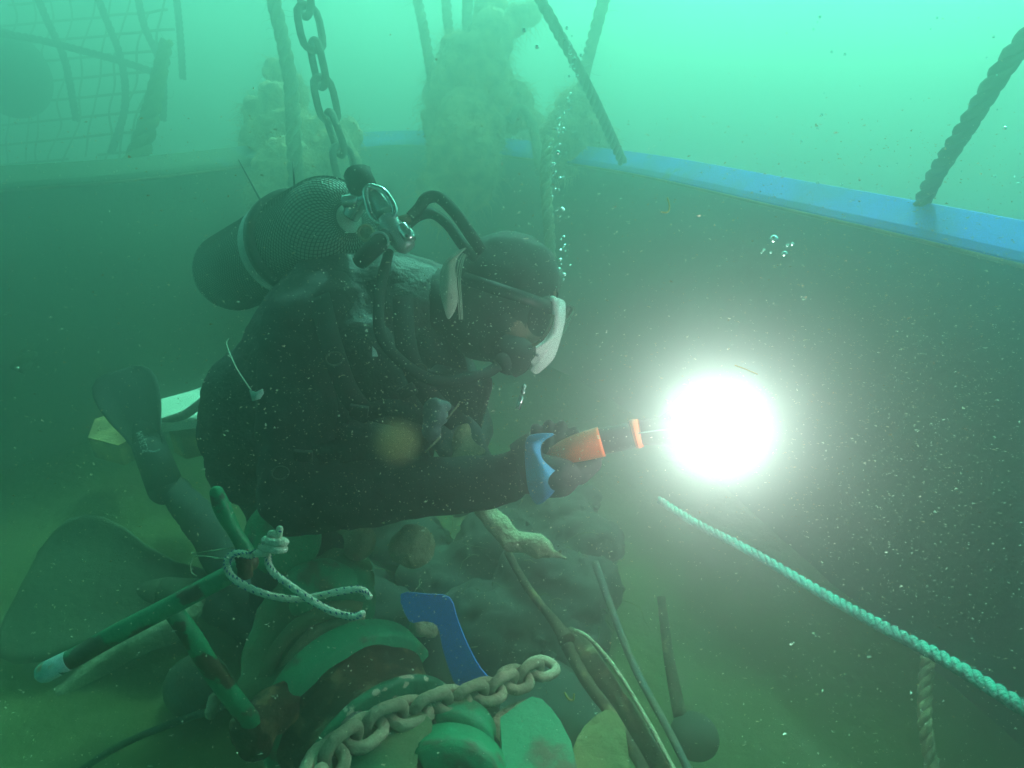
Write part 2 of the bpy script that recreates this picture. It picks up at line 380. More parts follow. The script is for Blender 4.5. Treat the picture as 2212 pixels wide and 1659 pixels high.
to = bpy.data.objects.new('torch_light', tl); C.objects.link(to); to.location = P(1562, 924, .865)
to.parent = torch; to.matrix_parent_inverse = torch.matrix_world.inverted()
bm = bmesh.new(); p, r = path([(1378, 936, .935, .0012), (1420, 930, .93, .0012), (1470, 925, .925, .0012)], 4); loft(bm, p, r, 6)
link('wire', bm, M['chrome'], torch)

# ------------------------------------------------------------------ diver
diver = thing('person', ON(760, 1480, 0), 'scuba diver in black suit and hood kneeling, holding a bright torch', 'person')
H = P(1078, 648, 1.20)                                  # centre of the head
face = (P(1196, 725, 1.17) - H).normalized()            # where the face looks
hup = (P(1125, 520, 1.22) - H); hup = (hup - face * hup.dot(face)).normalized()
hside = face.cross(hup).normalized()
Rh = Matrix((hside, face, hup)).transposed().to_quaternion()
hp = P(600, 920, 1.43); ch = P(770, 745, 1.30); nk = P(945, 660, 1.24)
shR = P(655, 715, 1.16); elR = P(640, 1075, 1.07); wrR = P(1085, 1035, 1.0)
shL = P(905, 700, 1.38); elL = P(1010, 930, 1.34); wrL = P(985, 1010, 1.16)
knR = ON(790, 1470, .07); ankR = ON(440, 1290, .08)
knL = ON(600, 1360, .07); ankL = P(385, 1060, 1.86)
bm = bmesh.new()
chain_caps(bm, [(hp, .165), (hp.lerp(ch, .5), .155), (ch, .17)])
chain_caps(bm, [(ch, .15), (P(860, 690, 1.27), .13), (nk, .075), (H, .07)])
chain_caps(bm, [(P(720, 700, 1.22), .12), (shR, .085), (shR.lerp(elR, .4), .072), (elR, .060), (elR.lerp(wrR, .35), .057), (wrR, .037), (P(1130, 1010, .995), .034)])
chain_caps(bm, [(ch, .13), (shL, .085), (elL, .055), (wrL, .036)])
chain_caps(bm, [(hp, .14), (hp.lerp(knR, .5), .095), (knR, .065), (knR.lerp(ankR, .4), .06), (ankR, .042)])
chain_caps(bm, [(hp + Vector((-.06, .08, -.02)), .13), (hp.lerp(knL, .5) + Vector((0, .06, 0)), .09), (knL, .065), (knL.lerp(ankL, .4), .058), (ankL, .045)])
ball(bm, H, .105, 3, (.88, 1.0, 1.18), Rh)
ball(bm, H + face * .065 - hup * .05, .06, 3, (.9, .8, 1.0), Rh)       # jaw
ball(bm, H + face * .110 - hup * .015, .016, 2, (.8, 1.2, 1.5), Rh)    # nose
ball(bm, H + face * .100 - hup * .058, .018, 2, (1.4, .7, .5), Rh)     # lips
ob = remesh('body', bm, M['neoprene'], .009, 8, diver, disp=.012, dscale=8, fine=.0035, fscale=28)
ob.data.materials.append(M['skin'])
for p_ in ob.data.polygons:
    q_ = p_.center - H
    if q_.length < .17 and q_.dot(face) > .070: p_.material_index = 1
# hood
bm = bmesh.new(); ball(bm, H + hup * .003 - face * .006, .113, 4, (.90, 1.0, 1.18), Rh)
capsule(bm, H - hup * .035 - face * .02, nk - UPV * .01, .086, .082)
oh = remesh('hood', bm, M['rubber'], .007, 6, diver, disp=.006, dscale=10, fine=.0015, fscale=30)
bm = bmesh.new(); bm.from_mesh(oh.data)
bmesh.ops.delete(bm, geom=[f for f in bm.faces if (f.calc_center_median() - H).dot(face) > .088 and (f.calc_center_median() - H).length < .14], context='FACES')
bm.to_mesh(oh.data); bm.free()
# pale worn patch on the back of the hood
def patch_on_head(poly, d, thick, grow=1.0):
    bm = slab(poly, d, thick); return bm
poly = smooth_poly([(1006, 535, 1.10), (983, 545, 1.09), (959, 568, 1.09), (950, 596, 1.09), (951, 632, 1.09), (959, 667, 1.09), (968, 689, 1.09), (983, 668, 1.085), (989, 640, 1.08), (985, 605, 1.08), (983, 575, 1.085), (990, 552, 1.09)], 4)
bm = slab(poly, 1.1, .006, FWD); bevel(bm, .0015, 1)
o = link('hood_patch', bm, M['palepatch'], diver); o['label'] = 'pale worn patch on the back of the hood'
bm = bmesh.new()
for off in (0, 8, 14):
    p, r = path([(1012 + off * .3, 532, 1.135, .0012), (993 + off * .6, 562, 1.105, .0012), (986 + off * .6, 605, 1.095, .0012), (990 + off * .5, 650, 1.09, .0012), (992 + off * .5, 690, 1.10, .0012)], 6); loft(bm, p, r, 5)
link('hood_seam', bm, M['palepatch'], diver)
# vest (buoyancy jacket)
bm = bmesh.new()
chain_caps(bm, [(hp.lerp(ch, .15) + Vector((0, -.01, .02)), .172), (hp.lerp(ch, .6), .178), (ch + Vector((0, 0, .02)), .182)])
chain_caps(bm, [(ch, .165), (P(850, 690, 1.26), .135)])
chain_caps(bm, [(P(700, 640, 1.24), .05), (P(800, 760, 1.11), .045), (P(880, 900, 1.13), .05), (P(870, 1010, 1.2), .05)])
ball(bm, P(780, 930, 1.17), .09, 3, (1.1, .7, 1.2))
ball(bm, P(930, 830, 1.2), .08, 3, (1, .7, 1.3))
ball(bm, P(540, 1000, 1.36), .09, 3, (1, .8, 1.1))
remesh('vest', bm, M['vest'], .009, 5, diver, disp=.014, dscale=9, fine=.002, fscale=45)
# shoulder straps and buckles of the vest
bm = bmesh.new()
def ribbon(bm, ctrl, width, thick, n=8, ref=None):
    """flat strap along a smoothed path; width set along the side of its run"""
    p, _ = path([(*c[:3], 0) for c in ctrl], n); T, N, B = frames(p); rings = []
    for i, q in enumerate(p):
        nn = (ref or -FWD); nn = (nn - T[i] * nn.dot(T[i])).normalized(); s = T[i].cross(nn)
        ww = width if not callable(width) else width(i / (len(p) - 1))
        rings.append([bm.verts.new(q + s * a * ww / 2 + nn * b_ * thick / 2) for a, b_ in ((-1, -1), (1, -1), (1, 1), (-1, 1))])
    for i in range(len(rings) - 1):
        for k in range(4): bm.faces.new((rings[i][k], rings[i][(k + 1) % 4], rings[i + 1][(k + 1) % 4], rings[i + 1][k]))
    bm.faces.new(rings[0]); bm.faces.new(rings[-1][::-1])
ribbon(bm, [(690, 640, 1.08), (720, 760, 1.03), (760, 860, 1.04), (830, 930, 1.06)], .035, .004)
ribbon(bm, [(870, 640, 1.10), (880, 760, 1.06), (930, 860, 1.08), (1010, 930, 1.12)], .035, .004)
link('shoulder_strap', bm, M['rubber'], diver)
bm = bmesh.new()
ribbon(bm, [(760, 905, 1.04), (840, 880, 1.03), (930, 905, 1.05)], .028, .004); ribbon(bm, [(560, 960, 1.17), (640, 985, 1.06), (740, 965, 1.05)], .030, .004)
link('waist_strap', bm, M['vest'], diver)
def torus(bm, c, r, rr, nrm, seg=20):
    nrm = nrm.normalized(); a_ = nrm.cross(Vector((0, 0, 1))).normalized(); b_ = nrm.cross(a_)
    q = [c + a_ * r * math.cos(t) + b_ * r * .8 * math.sin(t) for t in [2 * math.pi * k / seg for k in range(seg + 1)]]
    loft(bm, q, rr, 6, cap=False)
for (x, y, d) in ((722, 775, 1.01), (905, 800, 1.05), (605, 1022, 1.02)):
    bm = bmesh.new(); torus(bm, P(x, y, d), .013, .0018, -FWD + RT * .3); link('ring', bm, M['galv'], diver)
for (x, y, d, a) in ((775, 888, 1.015, .2), (880, 845, 1.03, -.5), (655, 985, 1.03, .1)):
    bm = bmesh.new(); box(bm, P(x, y, d), (.030, .008, .020), Matrix.Rotation(a, 3, 'Y')); bevel(bm, .002); link('buckle', bm, M['black'], diver)
for (x, y, d) in ((810, 990, 1.06), (985, 870, 1.13)):
    bm = bmesh.new(); box(bm, P(x, y, d), (.11, .045, .12), Matrix.Rotation(.25, 3, 'Y')); bevel(bm, .014, 4)
    box(bm, P(x, y - 28, d - .026), (.115, .012, .05), Matrix.Rotation(.25, 3, 'Y')); link('pocket', bm, M['vest'], diver)
# gloves: palm, four fingers and a thumb each
def glove(wrist, palm_c, fdir, pnorm, curl, m, name, scale=1.0, spread=.0):
    """fdir: along the fingers; pnorm: out of the back of the hand"""
    f = fdir.normalized(); nb = (pnorm - f * pnorm.dot(f)).normalized(); s = f.cross(nb)
    bm = bmesh.new(); sc = scale
    chain_caps(bm, [(wrist, .036 * sc), (palm_c - f * .035 * sc, .033 * sc)])
    for k in (-1.5, -.5, .5, 1.5):
        chain_caps(bm, [(palm_c - f * .035 * sc + s * k * .012 * sc, .019 * sc), (palm_c + f * .030 * sc + s * k * .021 * sc, .0145 * sc)])
    for k, L in ((-1.5, .80), (-.5, .98), (.5, 1.0), (1.5, .90)):
        q = palm_c + f * .036 * sc + s * k * .022 * sc; d = f + s * k * spread; pts = [(q, .0125 * sc)]; a = curl
        for seg_, rr in ((.038, .0118), (.026, .0108), (.020, .0095)):
            rot = Quaternion(s, -a); d2 = rot @ d
            q = q + d2 * seg_ * L * sc; pts.append((q, rr * sc)); a += curl * .95
        chain_caps(bm, pts, 2)
    tb = palm_c - f * .022 * sc + s * -.034 * sc
    d = (f * .55 - s * .75 - nb * .35).normalized()
    q1 = tb + d * .036 * sc; d = (f * .8 - nb * .75 - s * .15).normalized(); q2 = q1 + d * .030 * sc; d = (f * .6 - nb * .8 + s * .4).normalized(); q3 = q2 + d * .022 * sc
    chain_caps(bm, [(tb, .017 * sc), (q1, .0145 * sc), (q2, .0130 * sc), (q3, .0105 * sc)], 2)
    return remesh(name, bm, m, .0035, 3, diver, disp=.002, dscale=25)
g1 = glove(P(1130, 1020, .995), P(1203, 1018, 1.0), FWD + UPV * .15, -UPV, .75, M['rubber'], 'glove', .95)
# blue cuff round the wrist
bm = bmesh.new()
p, r = path([(1128, 1018, .996, .046), (1150, 1008, .995, .050), (1172, 998, .995, .052)], 4)
T, N, B = frames(p); loft(bm, p, r, 28); 
bm2 = None
o = link('cuff', bm, M['rubber'], diver)
poly = smooth_poly([(1197, 938), (1160, 938), (1138, 948), (1134, 985), (1136, 1020), (1142, 1062), (1160, 1090), (1185, 1076), (1205, 1050), (1212, 1026), (1192, 1012), (1172, 992), (1168, 965), (1178, 950)], 4)
bm = slab([(x, y, .935 + .00022 * abs(x - 1165)) for x, y in poly], .94, .012); bevel(bm, .003, 2)
o = link('glove_panel', bm, M['cuffblue'], diver); o['label'] = 'blue panel of the glove that holds the torch'
g2 = glove(wrL, P(1010, 985, 1.13), P(960, 900, 1.09) - P(1010, 990, 1.13), -FWD + RT * .4, .55, M['greyglove'], 'glove')
g2['label'] = 'pale grey-green glove in front of the chest'
poly = smooth_poly([(1008, 915), (985, 925), (976, 955), (974, 990), (935, 998), (990, 996), (1040, 982), (1048, 972), (1030, 960), (1018, 945), (1016, 925)], 3)
bm = slab([(x, y, 1.055 + .0003 * (x - 990)) for x, y in poly], 1.05, .006); bevel(bm, .0015, 1)
o = link('glove_patch', bm, M['khaki'], diver); o['label'] = 'khaki patch on the glove in front of the chest'
# fins
def fin(name, a, b, width, tip, thick, nrm, m):
    """paddle fin from foot pocket a to tip b"""
    ax = (b - a); L = ax.length; t = ax / L; nn = (nrm - t * nrm.dot(t)).normalized(); s = t.cross(nn)
    bm = bmesh.new()
    prof = [(0, .35), (.2, .42), (.38, .58), (.55, .82), (.7, .96), (.82, 1.0), (.91, .93), (.97, .74), (1.0, .45)]
    rings = []
    for u, k in prof:
        hw = width / 2 * k * (1 if u < .8 else tip); th = thick * (1 - .6 * u); c = a + t * L * u + nn * .03 * math.sin(u * 3)
        pr = [(-1, -.9), (-1, .9), (-.92, 1.5), (-.84, .5), (-.35, .35), (0, .9), (.35, .35), (.84, .5), (.92, 1.5), (1, .9), (1, -.9), (.84, -.5), (0, -.6), (-.84, -.5)]
        rings.append([bm.verts.new(c + s * x * hw + nn * y * th) for x, y in pr])
    k = len(rings[0])
    for i in range(len(rings) - 1):
        for q in range(k): bm.faces.new((rings[i][q], rings[i][(q + 1) % k], rings[i + 1][(q + 1) % k], rings[i + 1][q]))
    bm.faces.new(rings[0]); bm.faces.new(rings[-1][::-1])
    chain_caps(bm, [(a - t * .05, .05), (a + t * .10, .045), (a + t * .18, .03)], 3)
    return link(name, bm, m, diver)
f1 = fin('fin', P(345, 1020, 1.86), P(258, 800, 1.88), .17, 1.0, .009, -FWD + RT * .5, M['rubber'])
f1['label'] = 'upright dark fin with small white lettering'
f2 = fin('fin', ankR, ON(50, 1262, .14), .40, 1.0, .012, UPV * .8 - FWD, M['siltfin'])
f2['label'] = 'dark fin lying flat on the deck, dim in the murk'
# lettering strip on the fin: worn block letters
bm = bmesh.new()
base = P(306, 932, 1.79); along = (P(322, 978, 1.79) - base); L = along.length; along.normalize(); acr = (along.cross(FWD)).normalized()
def stroke(bm, a, b, w_=.0022):
    A = base + along * a[0] + acr * a[1]; B_ = base + along * b[0] + acr * b[1]
    loft(bm, [A, B_], w_, 6)
glyphs = {'M': [((0, 0), (0, 1)), ((0, 1), (.5, .4)), ((.5, .4), (1, 1)), ((1, 1), (1, 0))], 'A': [((0, 0), (.5, 1)), ((.5, 1), (1, 0)), ((.2, .4), (.8, .4))],
          'R': [((0, 0), (0, 1)), ((0, 1), (.9, .8)), ((.9, .8), (0, .5)), ((.3, .5), (1, 0))], 'E': [((0, 0), (0, 1)), ((0, 1), (1, 1)), ((0, .5), (.8, .5)), ((0, 0), (1, 0))],
          'S': [((1, 1), (0, .8)), ((0, .8), (1, .4)), ((1, .4), (0, 0))]}
for i, chx in enumerate('MARES'):
    for a, b_ in glyphs[chx]:
        x0 = i * .0125; stroke(bm, (x0 + a[0] * .0085, -a[1] * .017), (x0 + b_[0] * .0085, -b_[1] * .017), .0012)
lt = link('lettering', bm, M['white'], f1)
bm = bmesh.new(); p, r = path([(321, 974, 1.79, .003), (335, 976, 1.79, .003), (344, 971, 1.79, .003)], 3); loft(bm, p, r, 6)
link('strap_buckle', bm, M['steelgrey'], f1)

# ------------------------------------------------------------------ cylinder with net sleeve
tA = P(712, 492, 1.24); tB = P(500, 590, 1.62)
tdir = (tB - tA).normalized(); TR = .094
tank = thing('scuba_cylinder', tB, 'steel diving cylinder in black net sleeve on the diver\'s back', 'cylinder')
top = tA - tdir * .035
def tank_profile():
    L = (tB - tA).length; pts = []; rad = []
    for a in range(0, 7):
        t = a / 6 * math.pi / 2; pts.append(tA + tdir * (.075 * (1 - math.sin(t)) - .075)); rad.append(max(TR * math.cos(t) ** .75 if a < 6 else .02, .02))
    pts = pts[::-1]; rad = rad[::-1]
    pts = []; rad = []
    for a in range(9):
        t = a / 8 * math.pi / 2; pts.append(tA - tdir * .078 * math.cos(t)); rad.append(max(TR * math.sin(t) ** .8, .018))
    pts.append(tA + tdir * L * .5); rad.append(TR); pts.append(tB); rad.append(TR)
    for a in range(1, 6):
        t = a / 5 * math.pi / 2; pts.append(tB + tdir * .04 * math.sin(t)); rad.append(max(TR * math.cos(t) ** .6, .01))
    return pts, rad
pts, rad = tank_profile()
bm = bmesh.new(); loft(bm, pts, rad, 48); link('shell', bm, M['tankpaint'], tank)
# net sleeve: two families of helical cords, as one net
bm = bmesh.new(); T, N, B = frames([tA, tB]); nA, bA = N[0], B[0]
Ls = (tB - tA).length
def surf(s, a, off=.0035):
    """s metres along from the shoulder start, angle a"""
    if s < 0: k = min(-s / .078, 1); rr = TR * max(1 - k * k, 0.01) ** .4
    else: rr = TR
    return tA + tdir * s + (nA * math.cos(a) + bA * math.sin(a)) * (rr + off)
NC = 56
for fam in (1, -1):
    for k in range(NC):
        q = []; s = -.0768; a = 2 * math.pi * k / NC
        while s < Ls * .98:
            q.append(surf(s, a)); rr = TR if s >= 0 else TR * max(1 - (s / .078) ** 2, .03) ** .4
            ds = .0075; a += fam * ds / rr * .85; s += ds
        loft(bm, q, .0009, 3, cap=False)
link('net_sleeve', bm, M['mesh'], tank, smooth=False)
# straps round the cylinder
def ring_strap(s, wdt, m, name, extra=.006):
    bm = bmesh.new(); rings = []
    for i in range(49):
        a = 2 * math.pi * i / 48; n_ = nA * math.cos(a) + bA * math.sin(a)
        rings.append([bm.verts.new(tA + tdir * (s + u) + n_ * (TR + e)) for u, e in ((0, .003), (0, extra + .004), (wdt, extra + .004), (wdt, .003))])
    for i in range(48):
        for k in range(4): bm.faces.new((rings[i][k], rings[i][(k + 1) % 4], rings[i + 1][(k + 1) % 4], rings[i + 1][k]))
    bmesh.ops.remove_doubles(bm, verts=bm.verts, dist=.0001)
    return link(name, bm, m, tank)
ring_strap(.155, .045, M['steelgrey'], 'tank_band'); ring_strap(.125, .028, M['rubber'], 'strap', .012)
# valve and knobs
axis_tube([(756, 468, 1.18, .016), (775, 440, 1.17, .017), (800, 418, 1.16, .017)], M['chrome'], 'valve', tank)
bm = bmesh.new(); c = P(777, 388, 1.14)
for i in range(14):
    a = i / 14 * 2 * math.pi
kn = bmesh.new(); axk = (P(772, 372, 1.15) - P(783, 408, 1.14)).normalized()
loft(kn, [c - axk * .022, c - axk * .016, c + axk * .014, c + axk * .020], [.020, .0265, .0250, .016], 14, jitter=.05)
ko = link('knob', kn, M['rubber'], tank); bm.free()
axis_tube([(741, 436, 1.12, .011), (762, 434, 1.12, .012), (772, 433, 1.12, .0095)], M['chrome'], 'valve_outlet', tank)
for (a_, b_) in (((515, 345, 1.42), (562, 432, 1.40)), ((632, 350, 1.30), (636, 400, 1.29))):
    bm = bmesh.new(); p, r = path([(*a_, .0012), (*b_, .0022)], 2); loft(bm, p, r, 5); link('tie_end', bm, M['netcord'], tank)

# ------------------------------------------------------------------ regulator
reg = thing('regulator', P(830, 450, 1.12), 'chrome first stage with two black hoses curving over the hood', 'regulator')
# yoke: an oval frame
bm = bmesh.new()
yk = [(800, 402, 1.115), (828, 412, 1.11), (848, 440, 1.105), (853, 462, 1.10), (840, 478, 1.10), (822, 483, 1.10), (802, 466, 1.105), (792, 432, 1.11), (790, 410, 1.115), (800, 402, 1.115)]
p, r = path([(*c, .0058) for c in yk], 5); loft(bm, p, r, 10); link('yoke', bm, M['chrome'], reg)
axis_tube([(806, 418, 1.13, .012), (818, 436, 1.125, .017), (832, 462, 1.12, .019)], M['steelgrey'], 'yoke_knob', reg)
axis_tube([(833, 476, 1.115, .016), (838, 482, 1.112, .021), (846, 492, 1.11, .021), (862, 512, 1.108, .020), (876, 528, 1.106, .019), (884, 537, 1.105, .013)], M['steelgrey'], 'first_stage', reg)
axis_tube([(868, 490, 1.10, .012), (880, 508, 1.095, .013), (886, 519, 1.09, .010)], M['chrome'], 'turret', reg)
bm = bmesh.new(); ball(bm, P(879, 509, 1.082), .0035, 2); link('port_plug', bm, M['black'], reg)
axis_tube([(862, 477, 1.11, .008), (874, 474, 1.11, .008), (886, 470, 1.11, .0075)], M['rustline'], 'hose_fitting', reg)
axis_tube([(886, 469, 1.11, .0095), (905, 450, 1.11, .010), (922, 428, 1.105, .0105), (950, 428, 1.10, .0105), (985, 462, 1.09, .0105), (1015, 505, 1.09, .0105), (1042, 545, 1.10, .0105)], M['rubber'], 'hose', reg, 14)
axis_tube([(880, 486, 1.12, .009), (905, 466, 1.14, .0095), (935, 462, 1.14, .0095), (968, 486, 1.13, .0095), (1000, 530, 1.12, .0095), (1030, 560, 1.12, .0095)], M['rubber'], 'hose', reg, 14)
axis_tube([(836, 506, 1.09, .012), (822, 520, 1.085, .0165), (800, 542, 1.09, .0165), (778, 565, 1.11, .015)], M['rubber'], 'hose_collar', reg, 20)
bm = bmesh.new()
c = P(790, 503, 1.075); rr = []
for i in range(25):
    a = 2 * math.pi * i / 24; rr.append(c + RT * .0125 * math.cos(a) + UPV * .013 * math.sin(a))
loft(bm, rr, .0026, 8, cap=False); link('port_ring', bm, M['tan'], reg)
bm = bmesh.new(); loft(bm, [c + FWD * .001, c + FWD * .04], [.0115, .0115], 20); link('port', bm, M['khaki'], reg)
bm = bmesh.new(); rr = [P(818 + 21 * math.cos(a), 522 - 20 * math.sin(a), 1.072) for a in [math.pi * k / 12 - .5 for k in range(13)]]
loft(bm, rr, .0022, 6); link('retaining_clip', bm, M['steelgrey'], reg)
# second stage in the mouth
bm = bmesh.new(); sc_ = P(1110, 765, 1.10)
loft(bm, [sc_ - face * .03, sc_, sc_ + face * .025, sc_ + face * .032], [.022, .034, .032, .020], 24); ball(bm, sc_ - hup * .02, .028, 2, (1.3, .8, .7), Rh)
link('second_stage', bm, M['rubber'], reg)
axis_tube([(840, 545, 1.12, .009), (820, 640, 1.06, .0095), (830, 740, 1.03, .0095), (930, 820, 1.03, .0095), (1040, 810, 1.06, .0095), (1095, 775, 1.10, .009)], M['rubber'], 'hose', reg, 12)

# ------------------------------------------------------------------ mask
mask = thing('diving_mask', P(1180, 730, 1.13), 'white-framed diving mask on the diver\'s face', 'mask')
poly = smooth_poly([(1195, 643), (1210, 646), (1221, 654), (1221, 690), (1212, 730), (1198, 772), (1180, 792), (1160, 808), (1148, 800), (1154, 790), (1140, 774), (1127, 762), (1150, 750), (1181, 738), (1198, 705), (1198, 672)], 3)
bm = slab([(x, y, 1.10 + .0004 * (x - 1160) ) for x, y in poly], 1.1, .010, (FWD * .6 - face * .6).normalized()); bevel(bm, .002, 2)
link('frame', bm, M['white'], mask)
bm = bmesh.new(); ball(bm, P(1161, 767, 1.098), .0034, 2, (1, .5, 1)); link('screw', bm, M['steelgrey'], mask)
bm = bmesh.new(); ball(bm, H + face * .085 + hup * .012, .068, 4, (.98, .55, .72), Rh); link('skirt', bm, M['rubber'], mask)
bm = bmesh.new(); c = H + face * .128 + hup * .012
loft(bm, [c - face * .004, c + face * .004], [.056, .056], 28, flat=.75); link('lens', bm, M['glass'], mask)
bm = bmesh.new()
ribbon(bm, [(1128, 752, 1.085), (1160, 742, 1.082), (1185, 712, 1.088), (1195, 680, 1.10)], .006, .002); link('strap', bm, M['rust'], mask)

bm = bmesh.new(); ribbon(bm, [(1196, 668, 1.125), (1150, 650, 1.085), (1090, 630, 1.070), (1035, 612, 1.078), (1000, 600, 1.098)], .022, .003); link('strap', bm, M['black'], mask)
# ------------------------------------------------------------------ small things clipped to the vest
cl = thing('bolt_snap', P(1122, 860, 1.0), 'small silver bolt snap hanging below the white mask', 'clip')
bm = bmesh.new(); p, r = path([(1118, 884, .99, .004), (1127, 856, .99, .004)], 2); loft(bm, p, r, 12); link('barrel', bm, M['chrome'], cl)
bm = bmesh.new(); p, r = path([(1128, 852, .99, .003), (1131, 842, .99, .003), (1133, 830, .99, .003)], 3); rope_bm(bm, p, [.0035] * len(p), 2, 4, 5); link('coil', bm, M['chrome'], cl)
lan = thing('equipment_tag', P(550, 850, 1.0), 'white tag on thin cord against the diver\'s upper arm', 'tag')
bm = bmesh.new(); p, r = path([(494, 732, 1.10, .0010), (490, 745, 1.09, .0010), (508, 790, 1.04, .0011), (530, 825, 1.0, .0011), (542, 842, .985, .0011)], 6); loft(bm, p, r, 5); link('cord', bm, M['whiterope'], lan)
bm = slab([(538, 843), (552, 847), (566, 840), (568, 850), (560, 862), (545, 866)], .975, .004); bevel(bm, .001, 1); link('tag', bm, M['scraped'], lan)
bm = slab([(804, 748), (812, 758), (816, 770), (804, 770)], 1.02, .003); tag(link('reflective_tab', bm, M['scraped'], None, False), 'tiny pale tab on the chest of the black vest', 'tab')
bm = bmesh.new(); ball(bm, P(938, 893, 1.02), .024, 3, (.9, .6, 1.2)); ball(bm, P(950, 878, 1.02), .016, 3, (1.2, .6, .8)); ball(bm, P(932, 930, 1.03), .018, 2)
tag(remesh('dump_valve', bm, M['greyglove'], .003, 3, None, .004, 30), 'blue-grey plastic lump on the vest left of the snap', 'valve')
for k, (a_, b_, c_) in enumerate((((965, 905), (992, 872), 'upper'), ((920, 975), (950, 945), 'lower'), ((878, 962), (893, 948), 'left'), ((1098, 1), (1099, 2), ''))):
    if k == 3: break
    bm = bmesh.new(); p, r = path([(*a_, .98, .0012), (*b_, .98, .0018)], 3); loft(bm, p, r, 5)
    tag(link('grass_blade', bm, M['tan']), ('pale drifting grass blade, %s of the three before the vest' % c_) if c_ != 'left' else 'short pale blade drifting left of the other two before the vest', 'debris', 'drifting blades before the vest')
# soft brown volume ball standing in for an out-of-focus speck
bm = bmesh.new(); ball(bm, Vector((0, 0, 0)), .034, 3, (1, 1, 1))
sp = link('blurred_speck', bm, None); sp.location = P(858, 955, .70)
vm = bpy.data.materials.new('silt'); vm.use_nodes = True; n = vm.node_tree.nodes; n.clear(); l = vm.node_tree.links
pv = n.new('ShaderNodeVolumePrincipled'); pv.inputs['Color'].default_value = (.66, .50, .28, 1)
tc = n.new('ShaderNodeTexCoord'); vl = n.new('ShaderNodeVectorMath'); vl.operation = 'LENGTH'; l.new(tc.outputs['Object'], vl.inputs[0])
mr = n.new('ShaderNodeMapRange'); mr.interpolation_type = 'SMOOTHSTEP'; mr.inputs[1].default_value = .033; mr.inputs[2].default_value = .012
mr.inputs[3].default_value = 0; mr.inputs[4].default_value = 26; l.new(vl.outputs['Value'], mr.inputs[0]); l.new(mr.outputs[0], pv.inputs['Density'])
oo = n.new('ShaderNodeOutputMaterial'); l.new(pv.outputs[0], oo.inputs['Volume']); sp.data.materials.append(vm)
tag(sp, 'soft brown out-of-focus speck in front of the vest', 'silt', kind='stuff')

# ------------------------------------------------------------------ things far behind: growth clumps, ropes, chain
def clump(name, blobs, label, m=None, nst=260, slen=.10, sr=.0018, seed=1, vox=.012, disp=.03):
    random.seed(seed); m = m or M['growth']
    root = thing(name, P(*blobs[0][:3]), label, 'marine growth', 'growth clumps on the ropes above the bow')
    bm = bmesh.new()
    for (x, y, d, r) in blobs: ball(bm, P(x, y, d), r, 3, (1, .8, random.uniform(1, 1.35)))
    o = remesh('mass', bm, m, vox, 2, root, disp=disp, dscale=11, fine=.006, fscale=45)
    vs = o.data.vertices; bm = bmesh.new()
    def pick():
        v = vs[random.randrange(len(vs))]; return v.co.copy(), v.normal.copy() + Vector((0, 0, .2))
    strands(bm, pick, nst * 7, slen * .7, sr * .75, droop=.25); link('filaments', bm, m, root)['kind'] = 'stuff'
    return root
clump('growth_clump', [(600, 240, 3.0, .10), (560, 260, 3.0, .085), (545, 250, 3.0, .06), (600, 165, 3.05, .07), (640, 200, 3.0, .06), (590, 340, 3.0, .15), (640, 320, 3.0, .15), (700, 290, 3.0, .09), (755, 290, 3.0, .055), (720, 350, 2.95, .12), (625, 400, 2.9, .17), (600, 440, 2.85, .14)],
      'pale fluffy growth on the rope behind the diving cylinder', seed=2)
clump('growth_clump', [(1000, 130, 2.9, .12), (1060, 90, 2.9, .11), (1120, 45, 2.9, .06), (1145, 30, 2.9, .045), (985, 200, 2.9, .13), (1050, 190, 2.9, .14), (1100, 230, 2.9, .12), (940, 200, 2.95, .06), (945, 270, 2.95, .08), (1010, 290, 2.85, .17), (1090, 290, 3.35, .15), (1145, 280, 3.35, .08), (1000, 360, 2.8, .16), (960, 420, 2.8, .13), (1060, 40, 2.95, .09)],
      'largest brown growth mass on the ropes at top centre', seed=3, nst=420)
clump('growth_clump', [(1240, 250, 2.93, .10), (1215, 290, 2.93, .10), (1270, 300, 2.93, .10), (1235, 330, 2.93, .12), (1200, 300, 2.93, .09), (1300, 315, 2.93, .055), (1250, 225, 2.93, .055)],
      'rounded brown growth behind the gunwale right of the largest mass', seed=4, nst=200)
bm = bmesh.new(); p, r = path([(1100, 260, 2.8, .022), (1125, 235, 2.8, .022), (1150, 270, 2.78, .022), (1160, 330, 2.75, .022), (1165, 380, 2.75, .02)], 6); loft(bm, p, r, 8, jitter=.15)
tag(link('weed_loop', bm, M['oldrope']), 'drooping loop of old rope between the two right growth masses', 'rope')

def far_rope(ctrl, m, label, strands_=3, jit=0.1, group=None, name='rope', fuzz=0):
    bm = bmesh.new(); p, r = path(ctrl, 10); rope_bm(bm, p, r, strands_, 5, 7)
    if fuzz:
        def pick():
            i = random.randrange(len(p)); return p[i].copy(), Vector([random.uniform(-1, 1) for _ in range(3)])
        strands(bm, pick, fuzz, r[0] * 3, .0012)
    return tag(link(name, bm, m), label, 'rope', group)
far_rope([(560, -320, 2.45, .030), (585, -40, 2.5, .030), (605, 60, 2.55, .030), (628, 180, 2.6, .031), (635, 300, 2.6, .033), (640, 420, 2.7, .033)], M['oldrope'], 'thick pale rope running up in front of the left growth clump', fuzz=120)
far_rope([(850, -320, 2.85, .024), (895, -40, 2.9, .024), (915, 60, 2.9, .024), (935, 180, 2.9, .024), (945, 260, 2.95, .024)], M['oldrope'], 'thin pale rope left of the largest growth mass', fuzz=60)
far_rope([(945, -320, 3.0, .024), (962, -40, 3.0, .024), (968, 50, 3.0, .024), (985, 130, 2.95, .024)], M['oldrope'], 'faint rope entering the top left of the largest growth mass')
